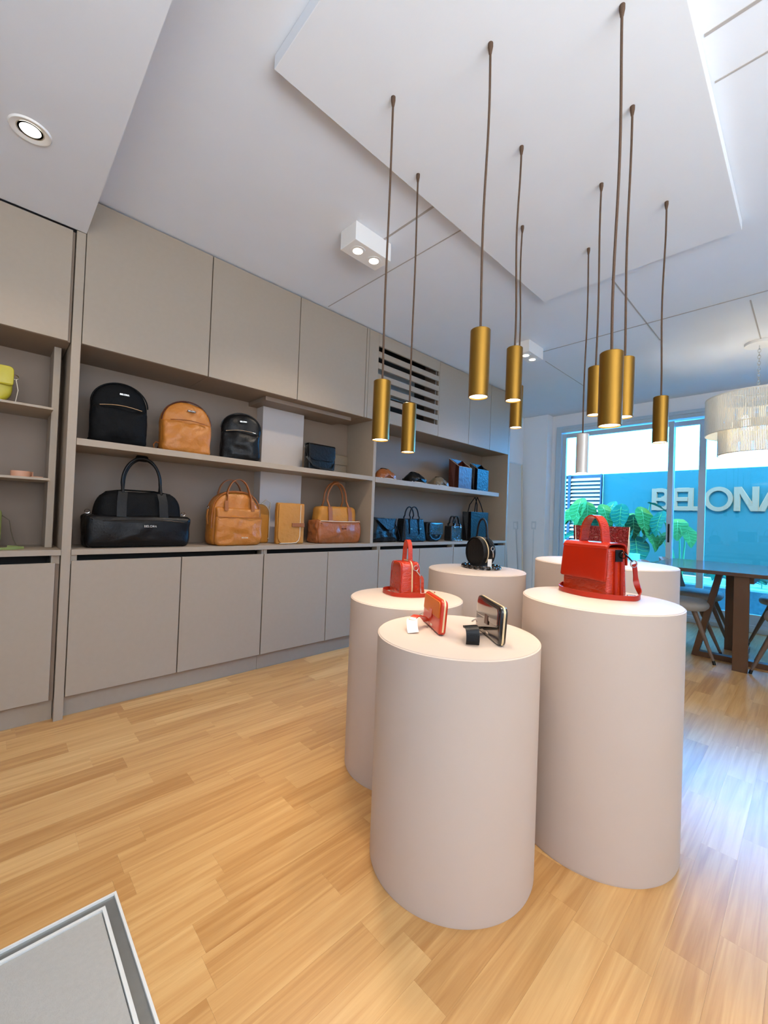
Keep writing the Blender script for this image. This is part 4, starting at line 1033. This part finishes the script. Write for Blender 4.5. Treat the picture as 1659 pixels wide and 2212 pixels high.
build('shoulder_strap', MB().ribbon(smooth_path(sp), .018, .003, (0, 0, 1)), 'redsmooth', t, smooth=60)

# round black bag
zd = CY['D'][3]
t = thing('round_bag', 'round black leather bag with a top handle and chunky chain around its base', 'handbag', (2.078, -1.315, zd+.0006), ROT(-109))
circ = [(.088*math.cos(a), .094+.086*math.sin(a)) for a in [2*PI*i/64 for i in range(64)]]
circ = [(x, max(z, .006)) for x, z in circ]
build('body', soft(circ, .075, r=.008, bulge=.003, n=64), 'blackleather', t, smooth=50)
for yv in (-.0375, .0375):
    build('rim', MB().tube([(.084*math.cos(2*PI*i/48), yv, .094+.083*math.sin(2*PI*i/48)) for i in range(48)], .0042, 6, closed=True), 'blackleather', t, smooth=60)
zz = [(.0895*math.cos(math.radians(a)), -.012, .094+.0875*math.sin(math.radians(a))) for a in range(-40, 221, 10)]
build('zip', MB().ribbon(zz, .006, .002, (0, 1, 0)), 'zip', t, smooth=60)
hp = handle_loop(.085, .165, .285, .010, 24, 1.2); hb = build('handle', MB().tube(hp, .0062, 8), 'blackleather', t, smooth=60)
for s in (-1, 1):
    build('handle_tab', MB().ribbon([(s*.050, .012, .172), (s*.068, .012, .155), (s*.080, .013, .135)], .020, .004, (0, 1, 0)), 'blackleather', hb, smooth=60)
build('ring', MB().tube(ringpts((.094, .012, .118), .011, 14, 'x'), .0024, 6, closed=True), 'silver', t, smooth=60)
build('snap_hook', MB().tube([(.096, .012, .107), (.098, .014, .088), (.097, .016, .07)], .003, 6), 'silver', t, smooth=60)
tg = box('hang_tag', .092, .0932, -.018, .010, .012, .060, 'paper', t)
ell = [(.118*math.cos(a)+.005, .092*math.sin(a)+.005, .010) for a in [2*PI*i/60 for i in range(61)]]
build('chain', chain_mesh(ell, .020, .0042), 'blackpatent', t, smooth=60)

# dark red tote on rear plinth
ze = CY['E'][3]+.0006
t = open_tote('dark red croc-embossed tote with cream piping on the rear plinth', (2.478, -1.832, ze), ROT(-62), .250, .188, .085, 'darkred', wt=.268)
for s in (-1, 1):
    build('edge_piping', MB().tube([(s*.125, -.045, .002), (s*.1295, -.0455, .09), (s*.134, -.045, .188)], .0022, 5), 'piping', t)
build('side_ring', MB().tube(ringpts((.139, .02, .165), .009, 12, 'x'), .002, 5, closed=True), 'silver', t)
build('side_strap', MB().ribbon(smooth_path([(.139, .02, .155), (.150, .025, .10), (.146, .02, .04), (.134, .03, .004)]), .012, .003, (0, 1, 0)), 'piping', t, smooth=60)

# big red flap bag
zb = CY['B'][3]+.0006
t = thing('flap_bag', 'large glossy red flap bag with arched handle on the tall plinth', 'handbag', (1.738, -2.058, zb), ROT(-111)); t.scale = (1.04, 1.26, 1.02)
w, h, d = .205, .185, .08
build('body', soft(rrect(w, h, .012, .012, wt=w*.95), d, r=.010, bulge=.003, taper=lambda z: (1, 1.08-.18*z/h)), 'red', t, smooth=50)
fl = soft(rrect(w*.985, .130, .010, .005), .007, r=.003, bulge=.002, y=0); fl.v = [(x*(.975+.025*(1-z/.13)), y-.0435-.001*(1-z/.13)*6+.004*(z/.13), z+.062) for x, y, z in fl.v]
f = build('flap', fl, 'redsmooth', t, smooth=60)
build('flap_top', MB().ribbon(smooth_path([(0, -.042, .180), (0, -.036, .193), (0, -.02, .199), (0, .015, .199), (0, .034, .192), (0, .040, .17), (0, .041, .12)], 5), w*.96, .006, (1, 0, 0)), 'redsmooth', f, smooth=60)
hp = handle_loop(.090, .198, .302, .0, 26, 1.12); build('handle', MB().ribbon(hp, .034, .006, (0, 1, 0)), 'red', t, smooth=60)
for s in (-1, 1):
    build('gusset_fold', MB().ribbon([(s*.104, -.012, .005), (s*.101, -.012, .17)], .010, .008, (0, 1, 0)), 'redsmooth', t, smooth=60)
    build('gusset_fold', MB().ribbon([(s*.104, .014, .005), (s*.101, .014, .17)], .010, .008, (0, 1, 0)), 'redsmooth', t, smooth=60)
build('side_plate', MB().box(.1055, .108, -.018, .012, .135, .178), 'gunmetal', t)
build('ring', MB().tube(ringpts((.112, .012, .160), .012, 14, 'x'), .002, 6, closed=True), 'gunmetal', t, smooth=60)
build('snap_hook', MB().tube([(.112, .014, .165), (.116, .030, .150), (.117, .044, .136)], .003, 6), 'gunmetal', t, smooth=60)
build('strap_ring', MB().tube(ringpts((.117, .050, .128), .013, 14, 'x'), .0024, 6, closed=True), 'silver', t, smooth=60)
st = smooth_path([(.117, .052, .128), (.116, .058, .10), (.118, .062, .06), (.14, .055, .02), (.152, .03, .010), (.148, .0, .0095), (.11, -.045, .0095), (.05, -.075, .0095), (-.03, -.078, .0095), (-.09, -.062, .011), (-.112, -.035, .018), (-.112, .0, .03)], 6)
build('shoulder_strap', MB().ribbon(st, .018, .0032, lambda u: Vector((0, .75*(1-min(1, u*3.2)), .25+min(1, u*3.2)))), 'redsmooth', t, smooth=60)
build('strap_buckle', MB().tube([(.140, .0, .002), (.152, .02, .002), (.152, .02, .021), (.140, .0, .021)], .0022, 5, closed=True), 'silver', t)

# wallets
za = CY['A'][3]+.0018
def wallet(label, loc, rot, w, h, m_low, m_up, m_edge, lean, cuff):
    t = thing('zip_wallet', label, 'wallet', loc, rot, group='zip wallets on the front plinth')
    R = Matrix.Rotation(lean, 4, 'X')
    d = .024
    build('body', soft(rrect(w, h, .018, .012), d, r=.007, bulge=.001).xf(R), m_low, t, smooth=50)
    up = soft(rrect(w*.90, h*.48, .014, .003), .003, r=.001, bulge=.0008, y=-d/2-.0012); up.v = [(x, y, z+h*.46) for x, y, z in up.v]
    build('front_flap', up.xf(R), m_up, t, smooth=50)
    build('closure_tab', MB().box(-.013, .017, -d/2-.0045, -d/2-.0022, h*.34, h*.60).xf(R), m_low if m_low != 'blackpatent' else 'brownleather', t, bevel=.001)
    zo = resample(rrect(w+.001, h+.001, .0185, .0125), 64); zo = [p for p in zo if p[1] > .004]; zo.sort(key=lambda p: math.atan2(p[1]-h*.3, p[0]))
    build('zip', MB().ribbon([(x, .0, z) for x, z in zo], .0055, .0022, (0, 1, 0)).xf(R), 'zip', t, smooth=60)
    build('zip_pull', MB().tube([(-w/2-.003, 0, .03), (-w/2-.010, -.012, .022), (-w/2-.012, -.02, .016)], .0026, 6), 'silver', t, smooth=60)
    build('badge', MB().box(.005, .022, -d/2-.0015, -d/2-.0003, .010, .018).xf(R), 'silver', t)
    return t
t = wallet('orange-red zip wallet standing upright on the nearest plinth beside a paper tag', (1.132, -1.748, za), ROT(-123.8), .200, .112, 'orange', 'orange2', 'orange', math.radians(-4), 0)
# wrist strap and paper tag (local: front is -y)
build('wrist_strap', MB().ribbon(smooth_path([(-.035, -.014, .014), (-.028, -.030, .030), (-.012, -.055, .040), (.006, -.074, .036), (.016, -.082, .028)]), .024, .003, (.6, 1, 0)), 'orange', t, smooth=60)
build('paper_tag', MB().ribbon(smooth_path([(.006, -.078, .033), (.024, -.083, .026), (.046, -.086, .010), (.066, -.088, .0025)]), .036, .0012, (.25, 1, .12)), 'paper', t, smooth=60)
t = wallet('glossy black zip wallet on the nearest plinth with a looped wrist strap', (1.203, -1.926, za), ROT(-128.4), .225, .116, 'blackpatent', 'brownleather' if 0 else 'blackpatent', 'blackpatent', math.radians(-3), 0)
build('wrist_strap', MB().ribbon(smooth_path([(-.04, -.014, .014), (-.02, -.040, .022), (.02, -.070, .034), (.05, -.084, .047), (.078, -.087, .051), (.094, -.088, .046), (.101, -.088, .034), (.103, -.088, .016), (.100, -.088, .002)]), .040, .003, (.15, 1, .12)), 'blackleather', t, smooth=60)
